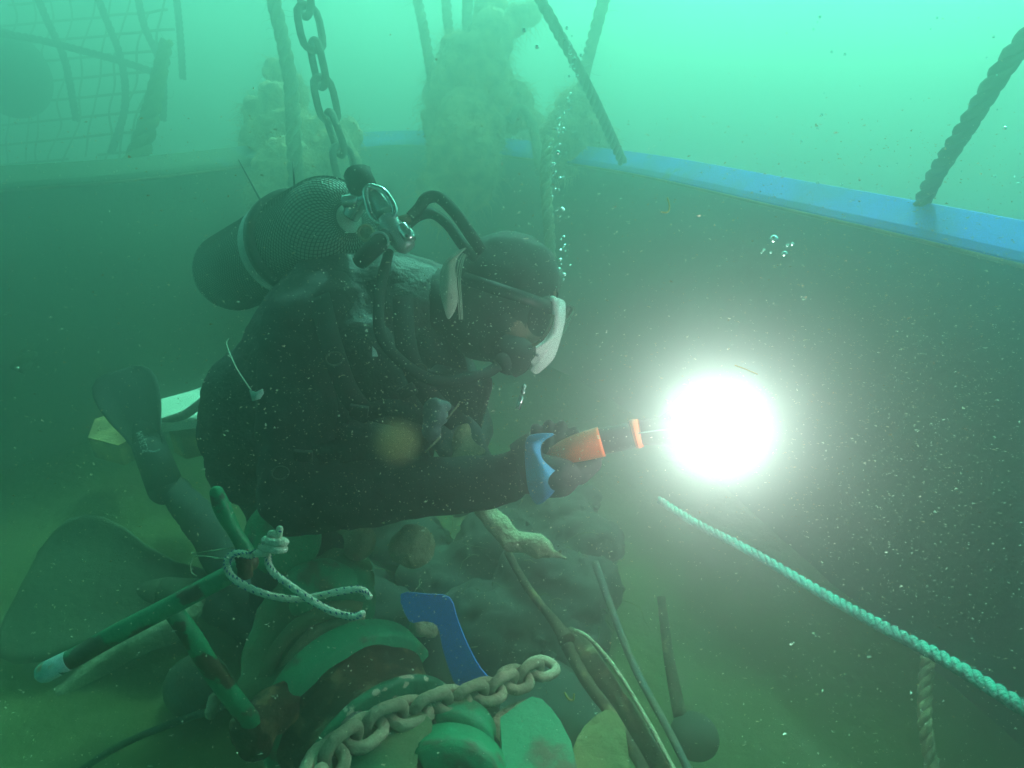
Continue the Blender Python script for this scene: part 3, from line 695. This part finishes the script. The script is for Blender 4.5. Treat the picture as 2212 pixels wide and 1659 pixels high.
far_rope([(1015, -320, 2.85, .026), (1012, -40, 2.85, .026), (1010, 40, 2.85, .026), (1015, 130, 2.85, .026)], M['oldrope'], 'darker rope entering the top of the largest growth mass')
far_rope([(1420, -320, 2.4, .026), (1318, -40, 2.5, .026), (1285, 70, 2.6, .026), (1262, 160, 2.85, .028), (1248, 240, 3.05, .028)], M['oldrope'], 'pale rope slanting down to the rounded growth clump', fuzz=60)
far_rope([(1010, -320, 1.95, .019), (1148, -40, 2.05, .019), (1195, 50, 2.1, .019), (1245, 140, 2.2, .019), (1290, 230, 2.35, .020), (1345, 350, 2.6, .020)], M['darkrope'], 'dark rope crossing in front of the pale slanting rope')
far_rope([(2280, 20, 1.15, .023), (2180, 130, 1.25, .022), (2090, 270, 1.38, .021), (2020, 380, 1.52, .021), (1978, 470, 1.64, .020)], M['darkrope'], 'thick dark rope tied to the gunwale at the right')
far_rope([(1185, 300, 2.4, .022), (1178, 380, 2.35, .022), (1185, 480, 2.3, .022), (1190, 560, 2.3, .02), (1195, 640, 2.3, .02)], M['oldrope'], 'old pale rope hanging inside the bulwark behind the bubbles')

def link_bm(bm, c, t, side, L, W, r, seg=18, rs=10):
    """one oval chain link centred c, long axis t, flat side axis"""
    pts = []
    for i in range(seg + 1):
        a = 2 * math.pi * i / seg; ca, sa = math.cos(a), math.sin(a)
        x = (L - W) / 2 * (1 if ca > 0 else -1) * min(abs(ca) * 3, 1) + W / 2 * ca; y = W / 2 * sa
        pts.append(c + t * x + side * y)
    # closed tube
    k = len(pts) - 1; rings = []; nrm = t.cross(side).normalized()
    for i in range(k):
        tt = (pts[(i + 1) % k] - pts[i - 1]).normalized(); n2 = tt.cross(nrm).normalized()
        rings.append([bm.verts.new(pts[i] + (nrm * math.cos(2 * math.pi * s / rs) + n2 * math.sin(2 * math.pi * s / rs)) * r) for s in range(rs)])
    for i in range(k):
        for s in range(rs):
            bm.faces.new((rings[i][s], rings[i][(s + 1) % rs], rings[(i + 1) % k][(s + 1) % rs], rings[(i + 1) % k][s]))
def chain(name, ctrl, L, W, r, m, label, twist0=0.0, jit=.1, cat='chain'):
    p, rr = path(ctrl, 12); D = [0.0]
    for i in range(1, len(p)): D.append(D[-1] + (p[i] - p[i - 1]).length)
    step = L - 2 * r * 1.25; T, N, B = frames(p); root = thing(name, p[0], label, cat)
    s = 0; i = 0; k = 0
    while s < D[-1]:
        while i < len(D) - 2 and D[i + 1] < s: i += 1
        f = (s - D[i]) / max(D[i + 1] - D[i], 1e-6); c = p[i].lerp(p[i + 1], f); t = T[i]
        a = twist0 + (k % 2) * math.pi / 2 + random.uniform(-jit, jit)
        side = (N[i] * math.cos(a) + B[i] * math.sin(a)); side = (side - t * side.dot(t)).normalized()
        bm = bmesh.new(); link_bm(bm, c, t, side, L, W, r); link('link', bm, m, root)
        s += step; k += 1
    return root
chain('hanging_chain', [(612, -320, 1.93, 0), (652, -60, 1.95, 0), (668, 50, 1.95, 0), (690, 150, 1.97, 0), (712, 250, 1.99, 0), (735, 320, 2.0, 0), (748, 380, 2.0, 0)], .135, .068, .0115, M['galv'], 'dark hanging chain above the diving cylinder', twist0=.9, jit=.15)

# ------------------------------------------------------------------ murky net and float, upper left
net = thing('fishing_net', P(200, 100, 2.4), 'sagging dark fishing net in the murk at top left', 'net')
cords = [[(60, -60, 2.2), (100, 40, 2.25), (140, 130, 2.3), (165, 260, 2.35)], [(190, -60, 2.2), (225, 30, 2.25), (262, 130, 2.3), (270, 230, 2.35), (240, 330, 2.4)],
         [(290, -60, 2.25), (310, 50, 2.3), (350, 150, 2.35), (352, 260, 2.4)], [(375, -60, 2.3), (388, 60, 2.35), (395, 170, 2.4)],
         [(-20, 70, 2.15), (80, 85, 2.2), (180, 110, 2.25), (270, 135, 2.3), (360, 165, 2.35)]]
for cc in cords:
    bm = bmesh.new(); p, r = path([(c[0], c[1], c[2] + 1.25, .020) for c in cc], 8); rope_bm(bm, p, r, 3, 5, 6); link('cord', bm, M['netcord'], net)
# the sagging sheet of weed-grown netting behind the cords
bm = bmesh.new(); G = []
for j in range(60):
    row = []
    for i in range(44):
        u, v = i / 43, j / 59
        x = -60 + 480 * u - 150 * v * u; y = -70 + 640 * v - 40 * u; d = 3.95 + .25 * math.sin(u * 4 + v * 2) + .2 * v
        q = P(x, y, d) + Vector((0, .10 * noise.noise(Vector((u * 6, v * 8, 1))), 0)); row.append(q)
    G.append(row)
def cell(a, b_, c_): return noise.noise(Vector((a * .13, b_ * .13, 4.0))) < c_
for j in range(60):
    for i in range(44):
        if not cell(i, j, .34) or (i % 4 and j % 4): continue
        if i < 43 and j % 4 == 0: loft(bm, [G[j][i], G[j][i + 1]], .0075, 4, cap=False)
        if j < 59 and i % 4 == 0: loft(bm, [G[j][i], G[j + 1][i]], .0075, 4, cap=False)
link('netting', bm, M['weedy'], net)
bm = bmesh.new(); ball(bm, P(20, 160, 3.9), .22, 4, (1, 1, 1.15)); loft(bm, [P(20, 160, 3.9) + Vector((0, 0, .14)), P(20, 160, 3.9) + Vector((0, 0, .26))], [.045, .036], 14)
tag(link('fishing_float', bm, M['darkrope']), 'dark round float at the far upper left edge by the net', 'float')
# weed-grown line slanting down at the left
far_rope([(360, 90, 3.0, .03), (310, 300, 2.9, .045), (250, 430, 2.8, .05), (180, 560, 2.65, .05), (110, 680, 2.5, .04), (40, 800, 2.4, .03)], M['weedy'], 'weedy line slanting down left from the net', fuzz=200)

# ------------------------------------------------------------------ left mid: board, wood, pipe
def plate(poly, z, thick, bw, tilt=0.0):
    bm = bmesh.new(); q = [ON(x, y, z) for x, y in poly]; fr = [bm.verts.new(v + Vector((0, 0, tilt * (v.y - q[0].y)))) for v in q]; bk = [bm.verts.new(v.co - Vector((0, 0, thick))) for v in fr]
    bm.faces.new(fr); bm.faces.new(bk[::-1])
    for i in range(len(fr)): k = (i + 1) % len(fr); bm.faces.new((fr[i], bk[i], bk[k], fr[k]))
    return bevel(bm, bw)
bm = plate([(325, 868), (400, 848), (452, 832), (490, 870), (430, 905), (345, 915), (322, 890)], .42, .03, .006)
tag(link('pale_board', bm, M['paleboard'], None, False), 'pale board catching light behind the diver\'s hip', 'board')
bm = plate([(372, 912), (445, 888), (480, 925), (390, 945), (365, 932)], .34, .08, .008)
tag(link('broken_timber', bm, M['wood'], None, False), 'splintered yellow-brown timber end beside the pale board', 'timber')
bm = plate([(205, 905), (250, 890), (275, 900), (290, 945), (255, 962), (190, 945)], .24, .08, .01)
tag(link('broken_timber', bm, M['wood'], None, False), 'dim brown timber lump left of the upright fin', 'timber')
bm = bmesh.new(); p, r = path([(345, 915, 1.90, .014), (400, 895, 1.90, .014), (445, 862, 1.92, .014), (470, 850, 1.93, .014)], 6); loft(bm, p, r, 14)
tag(link('bent_pipe', bm, M['galv']), 'dark bent pipe lying across the pale board', 'pipe')

# ------------------------------------------------------------------ green lever bar, lower left
bar = thing('windlass_lever', P(560, 1580, .95), 'green painted steel lever bar with upright handle and scraped end', 'lever')
gd = .80
axis_tube([(130, 1438, .745, .0115), (250, 1370, .76, .0119), (370, 1308, .775, .0119), (450, 1265, .785, .0119), (512, 1232, .79, .0119), (540, 1212, .79, .0122)], M['green'], 'crossbar', bar, 28)
axis_tube([(92, 1455, .742, .0108), (100, 1451, .742, .0121), (128, 1437, .745, .0121), (150, 1426, .747, .0119)], M['scraped'], 'scraped_end', bar, 28)
bm = bmesh.new(); p, r = path([(468, 1064, .775, .0083), (478, 1092, .775, .0104), (492, 1122, .78, .0097), (508, 1150, .785, .0083), (528, 1185, .79, .0097), (538, 1215, .79, .0119)], 6)
p, r = rounded(p, r); loft(bm, p, r, 24); link('handle', bm, M['green'], bar)
axis_tube([(370, 1315, .785, .0108), (410, 1370, .80, .0119), (460, 1450, .83, .0126), (520, 1530, .87, .0133), (560, 1580, .90, .0140)], M['green'], 'stem', bar, 24)
axis_tube([(522, 1190, .775, .0083), (527, 1215, .775, .0094), (530, 1245, .78, .0086)], M['rust'], 'clamp', bar, 8)
# rusty collar where the lever meets the windlass
bm = bmesh.new(); chain_caps(bm, [(P(545, 1570, .90), .030), (P(580, 1540, .93), .035), (P(620, 1520, .95), .03)]); ball(bm, P(552, 1600, .90), .026, 2)
remesh('collar', bm, M['rust'], .005, 2, bar, .006, 30)

# white rope with blue flecks tied on the lever
wr = thing('tied_rope', P(592, 1175, .77), 'white rope with blue flecks knotted round the green lever', 'rope')
RR = .0042
runs = [[(556, 1194, .765), (540, 1200, .760), (525, 1196, .755), (508, 1196, .752), (494, 1206, .752), (490, 1222, .752), (498, 1242, .752), (520, 1260, .752), (560, 1279, .755), (600, 1290, .76), (641, 1294, .765), (690, 1287, .77), (735, 1277, .77), (772, 1273, .77), (788, 1278, .77), (797, 1288, .77)],
        [(578, 1200, .765), (580, 1218, .762), (592, 1238, .76), (620, 1260, .755), (660, 1288, .75), (690, 1307, .75), (720, 1322, .75), (750, 1330, .75), (770, 1331, .75), (783, 1325, .752)]]
for rn in runs:
    bm = bmesh.new(); p, r = path([(*c, RR) for c in rn], 8); r = [RR * (1 + .07 * math.sin(i * 1.9)) for i in range(len(p))]
    p2, r2 = rounded(p, r); loft(bm, p2, r2, 12)
    strand_o = link('rope_end', bm, M['whiterope'], wr)
    bm = bmesh.new(); T, N, B = frames(p)
    for i in range(2, len(p) - 2, 3):
        for kk in range(3):
            a = i * 1.3 + kk * 2.1
            n_ = N[i] * math.cos(a) + B[i] * math.sin(a); s_ = T[i].cross(n_)
            qd = (T[i] * .8 + s_ * .6).normalized()
            loft(bm, [p[i] + n_ * RR * .96 - qd * .0018, p[i] + n_ * RR * 1.01, p[i] + n_ * RR * .96 + qd * .0018], [.0004, .0010, .0004], 5)
    link('fleck', bm, M['fleck'], strand_o)
bm = bmesh.new()
for (cx, cy, hw, d, rr_) in ((590, 1184, 24, .755, .0047), (594, 1169, 22, .755, .0048)):
    q = [P(cx + hw * math.cos(a), cy - 3 * math.sin(a) + 2 * math.cos(a), d + .010 * math.sin(a)) for a in [2 * math.pi * i / 20 for i in range(21)]]
    loft(bm, q, rr_, 10, cap=False)
for ctl in ([(566, 1190, .76), (575, 1195, .755), (560, 1194, .755)], [(585, 1160, .756), (586, 1153, .753), (592, 1154, .752), (600, 1160, .756)], [(602, 1165, .756), (603, 1150, .753), (604, 1143, .753)], [(556, 1195, .758), (568, 1195, .752), (577, 1192, .756)]):
    p, r = path([(*c, .0044) for c in ctl], 5); p, r = rounded(p, r); loft(bm, p, r, 10)
ko = link('knot', bm, M['whiterope'], wr)
bm = bmesh.new()
for (x, y) in ((592, 1171), (586, 1185), (604, 1148), (571, 1176), (577, 1168)): ball(bm, P(x, y, .7495), .0019, 1, (1.6, .6, .8))
link('fleck', bm, M['fleck'], ko)
bm = bmesh.new(); p, r = path([(490, 1208, .78, .0009), (450, 1202, .79, .0009), (425, 1201, .80, .0009), (412, 1215, .80, .0009), (413, 1236, .80, .0009), (424, 1244, .80, .0009)], 8); loft(bm, p, r, 6)
tag(link('fishing_line', bm, M['line']), 'thin clear line looping left of the white knotted rope', 'line')
bm = bmesh.new(); p, r = path([(505, 1182, .80, .0007), (470, 1188, .84, .0007), (415, 1196, .9, .0007)], 5); loft(bm, p, r, 5)
tag(link('fishing_line', bm, M['line']), 'straight faint line stretched left behind the lever handle', 'line')

# ------------------------------------------------------------------ windlass
wl = thing('windlass', Vector((-.25, .75, 0)), 'rusty green anchor windlass with flanged drums and chain over it', 'windlass')
WA = P(695, 1430, 1.15); WB = P(905, 1745, .87)     # axle, far end and near end
wd = (WB - WA).normalized()
def ringd(s): return WA + wd * s
LW = (WB - WA).length
def lathe(name, prof, m, seg=56, wob=0.0):
    """prof of (distance along the axle as a fraction, radius)"""
    bm = bmesh.new(); pts = [ringd(LW * a) for a, _ in prof]
    T_, N_, B_ = frames([WA, WB]); rings = []
    for q, (a, r_) in zip(pts, prof):
        ring_ = []
        for s in range(seg):
            th = 2 * math.pi * s / seg; k = r_ * (1 + wob * noise.noise(Vector((math.cos(th) * 3, math.sin(th) * 3, a * 20))))
            ring_.append(bm.verts.new(q + (N_[0] * math.cos(th) + B_[0] * math.sin(th)) * k))
        rings.append(ring_)
    for i in range(len(rings) - 1):
        for s in range(seg): bm.faces.new((rings[i][s], rings[i][(s + 1) % seg], rings[i + 1][(s + 1) % seg], rings[i + 1][s]))
    bm.faces.new(rings[0]); bm.faces.new(rings[-1][::-1])
    return link(name, bm, m, wl)
lathe('axle', [(-.35, .028), (1.15, .028)], M['rust'], 24)
lathe('warping_drum', [(-.30, .04), (-.29, .098), (-.26, .105), (-.24, .07), (-.14, .06), (-.05, .075), (-.02, .10), (.0, .10), (.01, .05)], M['siltgreen'])
lathe('brake_wheel', [(.30, .05), (.31, .143), (.325, .146), (.45, .146), (.465, .141), (.468, .05)], M['greensolid'])
lathe('hub', [(.465, .128), (.50, .120), (.60, .114), (.66, .116), (.70, .120)], M['rust'], wob=.06)
lathe('flange', [(.695, .09), (.70, .128), (.71, .132), (.735, .132), (.745, .127), (.75, .09)], M['chipped'])
lathe('chain_gypsy', [(.745, .09), (.80, .085), (.88, .075), (.96, .08), (1.0, .09), (1.02, .095), (1.05, .085), (1.06, .04)], M['rust'], wob=.08)
# silted casing left of the drum, with curved bands
def arcband(cx, cy, rx, ry, a0, a1, d, wdt, th, m, name, parent, seg=24):
    bm = bmesh.new(); rings = []
    for i in range(seg + 1):
        a = R(a0 + (a1 - a0) * i / seg); n_ = RT * math.cos(a) + UPV * math.sin(a)
        q = P(cx + rx * math.cos(a), cy - ry * math.sin(a), d)
        rings.append([bm.verts.new(q + n_ * u + FWD * v) for u, v in ((0, 0), (0, wdt), (-th, wdt), (-th, 0))])
    for i in range(seg):
        for k in range(4): bm.faces.new((rings[i][k], rings[i][(k + 1) % 4], rings[i + 1][(k + 1) % 4], rings[i + 1][k]))
    bm.faces.new(rings[0]); bm.faces.new(rings[-1][::-1]); bevel(bm, .0015, 1)
    return link(name, bm, m, parent)
arcband(740, 1520, 190, 215, 78, 172, 1.05, .02, .022, M['siltgreen'], 'guard_band', wl)
arcband(755, 1530, 170, 195, 80, 170, 1.06, .02, .018, M['tan'], 'guard_band', wl)
bm = bmesh.new()
for (x, y, d, r_) in ((600, 1420, 1.12, .06), (640, 1350, 1.16, .07), (700, 1300, 1.2, .09), (580, 1480, 1.08, .05), (640, 1480, 1.1, .07), (730, 1260, 1.24, .07)): ball(bm, P(x, y, d), r_, 3)
remesh('gear_casing', bm, M['siltgreen'], .009, 3, wl, .02, 9)
bm = bmesh.new(); ball(bm, P(690, 1262, 1.10), .055, 3, (1.2, .7, .8)); ball(bm, P(745, 1248, 1.10), .018, 2); ball(bm, P(660, 1300, 1.08), .03, 2)
remesh('bearing_cap', bm, M['greensolid'], .006, 3, wl, .01, 12)
# pedestal below
bm = bmesh.new(); box(bm, Vector((WB.x * .5 + WA.x * .5, (WA.y + WB.y) / 2, .14)), (.30, .30, .30)); bevel(bm, .02); link('pedestal', bm, M['rust'], wl)
# near green housings at the bottom of the picture
def shell_piece(poly, d, thick, m, name, lab=None, bw=.006):
    bm = slab(smooth_poly(poly, 3), d, .024, (FWD * .75 + UPV * .65).normalized()); bevel(bm, .0025, 2); o = link(name, bm, m, wl, False)
    if lab: o['label'] = lab
    return o
arcband(975, 1640, 97, 95, 12, 112, .80, .05, .022, M['greensolid'], 'drum_rim', wl)
arcband(962, 1742, 140, 132, 8, 118, .735, .05, .036, M['greensolid'], 'drum_rim', wl)
bm = bmesh.new(); cc_ = P(962, 1725, .775); loft(bm, [cc_, cc_ + FWD * .05], [.078, .078], 40); link('drum_core', bm, M['rust'], wl)
bm = slab([(1080, 1604, .80), (1118, 1574, .825), (1150, 1554, .85), (1172, 1560, .85), (1192, 1580, .84), (1215, 1612, .815), (1238, 1660, .79), (1255, 1740, .75), (1086, 1740, .74)], .8, .03, (FWD * .75 + UPV * .65).normalized()); bevel(bm, .003, 2); link('housing', bm, M['greensolid'], wl, False)
shell_piece([(1065, 1590, .88), (1100, 1560, .90), (1155, 1545, .91), (1160, 1562, .90), (1120, 1590, .88), (1085, 1612, .86)], .88, .04, M['tan'], 'casing_lip')
shell_piece([(740, 1655, .74), (780, 1610, .76), (860, 1580, .78), (905, 1582, .78), (930, 1610, .76), (900, 1640, .73), (880, 1720, .70), (720, 1720, .70)], .74, .05, M['siltgreen'], 'housing', 'silted pale green housing under the chain')
shell_piece([(1250, 1630, .92), (1310, 1570, .95), (1345, 1590, .95), (1360, 1650, .92), (1350, 1730, .88), (1240, 1730, .86)], .9, .08, M['weedy'], 'housing', 'dim silted housing right of the green ones')
# black cylinder and rusty stud behind the blue strap
bm = bmesh.new(); loft(bm, [P(912, 1362, 1.13), P(914, 1376, 1.12), P(938, 1500, 1.08), P(945, 1540, 1.07)], [.022, .030, .034, .034], 28); link('motor_barrel', bm, M['silt_rubber'], wl)
bm = bmesh.new(); ball(bm, P(916, 1358, 1.11), .022, 2, (1.2, 1, .7)); ball(bm, P(905, 1348, 1.11), .014, 2); remesh('stud', bm, M['tan'], .004, 2, wl, .006, 40)
# green dome behind the lever and rope
bm = bmesh.new(); cdm = P(612, 1160, 1.12)
loft(bm, [cdm, cdm - FWD * .012, cdm - FWD * .022, cdm - FWD * .026], [.068, .066, .050, .012], 40)
link('drum_end', bm, M['greensolid'], wl)
bm = slab([(1085, 1500, 1.30), (1200, 1430, 1.34), (1262, 1470, 1.28), (1310, 1560, 1.20), (1345, 1620, 1.12), (1250, 1640, 1.08), (1160, 1590, 1.14), (1070, 1580, 1.16)], 1.2, .10, (FWD - UPV * .3).normalized()); bevel(bm, .012, 2)
link('bedplate', bm, M['silt_rubber'], wl, False)

chain('anchor_chain', [(672, 1720, .66, 0), (722, 1625, .71, 0), (772, 1592, .74, 0), (823, 1558, .77, 0), (921, 1530, .81, 0), (987, 1512, .845, 0), (1043, 1497, .88, 0), (1095, 1475, .92, 0), (1151, 1452, .97, 0), (1195, 1432, 1.01, 0)], .052, .037, .0076, M['chainpale'], 'heavy silt-pale chain lying over the windlass', twist0=.2, jit=.12)
chain('anchor_chain', [(735, 1600, .80, 0), (770, 1575, .83, 0), (815, 1552, .87, 0)], .044, .030, .0062, M['galv'], 'short dark run of chain behind the pale chain', twist0=1.2, jit=.2)

# blue strap
bm = slab(smooth_poly([(865, 1284, 1.08), (920, 1284, 1.06), (970, 1291, 1.04), (988, 1340, 1.03), (1011, 1396, 1.02), (1038, 1445, 1.01), (1072, 1486, 1.01), (1030, 1496, 1.01), (987, 1482, 1.01), (968, 1440, 1.015), (956, 1400, 1.02), (944, 1352, 1.04), (915, 1342, 1.06), (884, 1342, 1.08)], 3), 1.0, .004, (FWD + RT * .2).normalized()); bevel(bm, .001, 1)
tag(link('lifting_strap', bm, M['bluestrap'], None, False), 'flat bright blue strap hanging behind the chain', 'strap')

# ------------------------------------------------------------------ rusty bracket, lower right of centre
br = thing('rusty_bracket', P(1300, 1500, 1.15), 'rusty brown steel bracket standing right of the chain', 'bracket')
axis_tube([(1095, 1190, 1.35, .008), (1140, 1270, 1.30, .008), (1195, 1340, 1.25, .010), (1225, 1385, 1.2, .016)], M['rust'], 'strut', br, 10)
axis_tube([(1225, 1395, 1.2, .012), (1260, 1460, 1.15, .011), (1330, 1560, 1.08, .010), (1400, 1680, 1.0, .010)], M['rust'], 'strut', br, 10)
bm = slab([(1205, 1375, 1.22), (1235, 1362, 1.22), (1262, 1372, 1.2), (1315, 1448, 1.16), (1390, 1560, 1.08), (1460, 1680, 1.0), (1425, 1690, 1.0), (1350, 1580, 1.08), (1280, 1475, 1.15), (1235, 1425, 1.2)], 1.2, .02); bevel(bm, .004)
link('web_plate', bm, M['rust'], br)
axis_tube([(1240, 1362, 1.21, .004), (1272, 1378, 1.19, .004), (1330, 1445, 1.14, .004), (1400, 1560, 1.06, .004), (1465, 1680, .98, .004)], M['tan'], 'lip', br, 10)
bm = bmesh.new(); p, r = path([(1285, 1215, 1.45, .009), (1330, 1340, 1.35, .008), (1375, 1450, 1.26, .008), (1440, 1570, 1.16, .0075), (1500, 1690, 1.08, .007)], 8); loft(bm, p, r, 12)
tag(link('steel_rod', bm, M['galv']), 'long dark rod sloping down right of the rusty bracket', 'rod')
for i, (x, y, d) in enumerate(((1352, 1548, 1.05), (1360, 1565, 1.05), (1355, 1578, 1.05))): pass
# plummet / weight with stem
pl = thing('round_weight', P(1500, 1580, 1.2), 'dark round weight on a thin stem at bottom right of centre', 'weight')
bm = bmesh.new(); ball(bm, P(1500, 1590, 1.32), .050, 4, (1, 1, .8)); link('weight', bm, M['silt_rubber'], pl)
bm = bmesh.new(); p, r = path([(1428, 1290, 1.5, .010), (1445, 1420, 1.42, .012), (1470, 1550, 1.34, .015)], 6); loft(bm, p, r, 10); link('stem', bm, M['rust'], pl)

random.seed(21); bm = bmesh.new()  # dark heap added to fill the murky gap behind the windlass
for k in range(34):
    ball(bm, Vector((random.uniform(-.42, .24), random.uniform(1.10, 1.62), random.uniform(.0, .20))), random.uniform(.06, .13), 2, (1.2, 1, random.uniform(.6, .9)))
heap = remesh('filler_heap', bm, M['silt_rubber'], .012, 2, None, .03, 9, fine=.006, fscale=40)
tag(heap, 'added dark filler heap between the diver and the windlass', 'netting')
vs = heap.data.vertices; bm = bmesh.new()
strands(bm, lambda: (vs[random.randrange(len(vs))].co.copy(), Vector((random.uniform(-1, 1), -.6, .6))), 260, .10, .0018, droop=.3)
link('heap_strand', bm, M['weedy'], heap)['kind'] = 'stuff'
# crusted tan lumps under the diver
def lump(ctrl, label, seed):
    random.seed(seed); bm = bmesh.new(); chain_caps(bm, [(P(x, y, d), r) for x, y, d, r in ctrl], 2)
    return tag(remesh('crusted_lump', bm, M['tan'], .006, 2, None, .012, 14), label, 'debris', 'crusted lumps under the diver')
lump([(1045, 1095, 1.25, .022), (1070, 1130, 1.24, .026), (1105, 1165, 1.22, .022), (1160, 1180, 1.2, .020), (1222, 1207, 1.18, .008)], 'long tapering pale lump pointing right below the torch arm', 5)
lump([(890, 1180, 1.2, .040), (880, 1190, 1.2, .035)], 'round pale lump centred under the diver\'s forearm', 6)
lump([(745, 1130, 1.25, .025), (780, 1165, 1.22, .030), (765, 1190, 1.2, .02)], 'smaller lump under the forearm, left of the round one', 7)
lump([(455, 1545, 1.15, .008), (462, 1510, 1.16, .010)], 'small yellowish peg standing on the deck under the lever', 8)
# line of wreckage on the deck
bm = bmesh.new(); p, r = path([(150, 1680, 1.2, .006), (260, 1610, 1.22, .007), (380, 1560, 1.25, .007), (500, 1520, 1.25, .007)], 6); loft(bm, p, r, 8)
tag(link('deck_cable', bm, M['darkrope']), 'thin dark cable running across the deck at bottom left', 'cable')
bm = bmesh.new(); p, r = path([(130, 1500, 1.55, .02), (260, 1410, 1.6, .03), (380, 1350, 1.6, .035), (430, 1290, 1.65, .02)], 6); loft(bm, p, r, 9, jitter=.15)
tag(link('silted_beam', bm, M['tan']), 'pale silted beam lying on the deck behind the lever', 'beam')
bm = bmesh.new(); loft(bm, [ON(425, 1480, .01), ON(425, 1480, .08), ON(425, 1480, .10)], [.07, .07, .05], 24)
tag(link('deck_bollard', bm, M['galv']), 'dim dark round fitting on the deck behind the lever stem', 'fitting')

# ------------------------------------------------------------------ teal mooring rope, right
bm = bmesh.new(); p, r = path([(1425, 1080, 1.22, .0076), (1500, 1128, 1.12, .0076), (1620, 1190, 1.00, .0076), (1760, 1272, .88, .0076), (1900, 1350, .75, .0076), (2050, 1430, .65, .0076), (2260, 1560, .54, .0076)], 12)
rope_bm(bm, p, r, 3, 5.5, 8)
for s_ in range(240):
    i = random.randrange(len(p) - 1); q = p[i].lerp(p[i + 1], random.random()); d = Vector([random.uniform(-1, 1) for _ in range(3)]).normalized()
    loft(bm, [q + d * .006, q + d * .010 + (p[i + 1] - p[i]).normalized() * .006], .0004, 3, cap=False)
tag(link('mooring_rope', bm, M['tealrope']), 'taut teal twisted rope running from the torch to the right edge', 'rope')
far_rope([(2005, 1420, 1.25, .013), (1998, 1500, 1.23, .013), (2000, 1580, 1.2, .013), (2022, 1700, 1.17, .013)], M['oldrope'], 'pale hanging rope below the teal rope at bottom right')

# ------------------------------------------------------------------ small drifting weed curls
def curl(ctrl, r_, label):
    bm = bmesh.new(); p, r = path([(*c, r_) for c in ctrl], 6); p, r = rounded(p, r); loft(bm, p, r, 7); tag(link('weed_strand', bm, M['yellow']), label, 'weed')
curl([(1442, 428, .9), (1446, 445, .9), (1442, 458, .9), (1428, 458, .9)], .0012, 'tiny yellow hooked strand drifting below the blue gunwale')
curl([(1220, 1497, .7), (1228, 1510, .7), (1238, 1512, .7), (1240, 1500, .7)], .0012, 'tiny yellow curl drifting right of the chain')
curl([(1588, 789, .6), (1610, 797, .6), (1636, 808, .6)], .0006, 'thin straw drifting just above the torch glare')

# ------------------------------------------------------------------ bubbles
random.seed(11)
proto = None
def bubble(x, y, d, r, label, group):
    global proto
    if proto is None:
        bm = bmesh.new(); ball(bm, Vector((0, 0, 0)), 1.0, 3, (1, 1, .85)); proto = link('air_bubble', bm, M['bubble']); o = proto
    else:
        o = proto.copy(); C.objects.link(o)
    o.location = P(x, y, d); o.scale = (r, r, r); o['label'] = label; o['category'] = 'bubble'; o['group'] = group
SL, SG = 'small silvery bubble in the column rising above the mask', 'bubble column above the mask'
for i in range(78):
    t = random.random(); y = 60 + 570 * t
    x = 1205 + 18 * math.sin(t * 9) * (1 - t * .6) + random.gauss(0, 9) * (1.1 - t * .4) + (1 - t) * 14
    bubble(x, y, random.uniform(1.05, 1.3), random.choice((.0016, .0021, .0027, .0034)) * random.uniform(.8, 1.3), SL, SG)
for x, y, r in ((1132, 65, .0042), (1160, 101, .0040), (1107, 298, .0028), (1119, 202, .0022), (1197, 355, .0036), (1246, 163, .0034)):
    bubble(x, y, 1.1, r, {1132: 'largest bubble beside the top growth mass', 1160: 'second large bubble, just right of the top growth mass', 1107: 'single bubble in front of the largest growth mass', 1119: 'small paired bubble on the edge of the growth mass', 1197: 'bright bubble where the column crosses the gunwale', 1246: 'bubble on the dark crossing rope'}[x], 'larger bubbles')
for x, y, r in ((1672, 516, .0050), (1695, 548, .0036), (1712, 527, .0022), (1650, 540, .0018), (1665, 545, .0014), (1701, 530, .0020), (1645, 546, .0014)):
    bubble(x, y, .75, r, 'bubble in the bright cluster below the right gunwale' if r < .003 else ('biggest bubble of the cluster below the right gunwale' if r > .004 else 'second biggest bubble of the cluster below the right gunwale'), 'bubble cluster below the gunwale')
for i in range(26):
    bubble(random.uniform(1720, 2200), random.uniform(20, 470), random.uniform(.6, 1.1), random.choice((.0010, .0014, .0022)), 'stray bubble drifting in open water at upper right', 'stray bubbles in open water')

# ------------------------------------------------------------------ marine snow (specks of drifting matter)
random.seed(5)
bm = bmesh.new()
def speck(c, r, st=1.0, ax_=RT):
    a = [Vector([random.uniform(-1, 1) for _ in range(3)]).normalized() * r * random.uniform(.6, 1.3) for _ in range(4)]
    v = [bm.verts.new(c + q + ax_ * q.dot(ax_) * (st - 1)) for q in a]
    for f in ((0, 1, 2), (0, 2, 3), (0, 3, 1), (1, 3, 2)): bm.faces.new([v[k] for k in f])
for i in range(8000):
    d = random.uniform(.35, 1.35); x = random.uniform(-60, 2280); y = random.uniform(250, 1720)
    big = 1.7 if random.random() > .985 else 1
    speck(P(x, y, d), px2m(1.05 * random.choice((1.0, 1.2, 1.5, 2.0, 2.8)) * big, d), random.choice((1, 1, 1, 2.2)) if big == 1 else 1)
for i in range(5200):
    d = random.uniform(.35, 1.0); x = random.gauss(1990, 200); y = random.gauss(900, 270)
    speck(P(x, y, d), px2m(random.choice((.6, .9, 1.3)), d), 3.2, (RT + UPV * random.uniform(-.5, .1)).normalized())
for i in range(4200):
    d = random.uniform(.45, .95); x = random.gauss(900, 270); y = random.gauss(850, 270)
    speck(P(x, y, d), px2m(1.05 * random.choice((1.0, 1.3, 1.8, 2.6)), d))
tag(link('marine_snow', bm, M['snow'], None, False), 'countless pale specks drifting in the water', 'specks', kind='stuff')
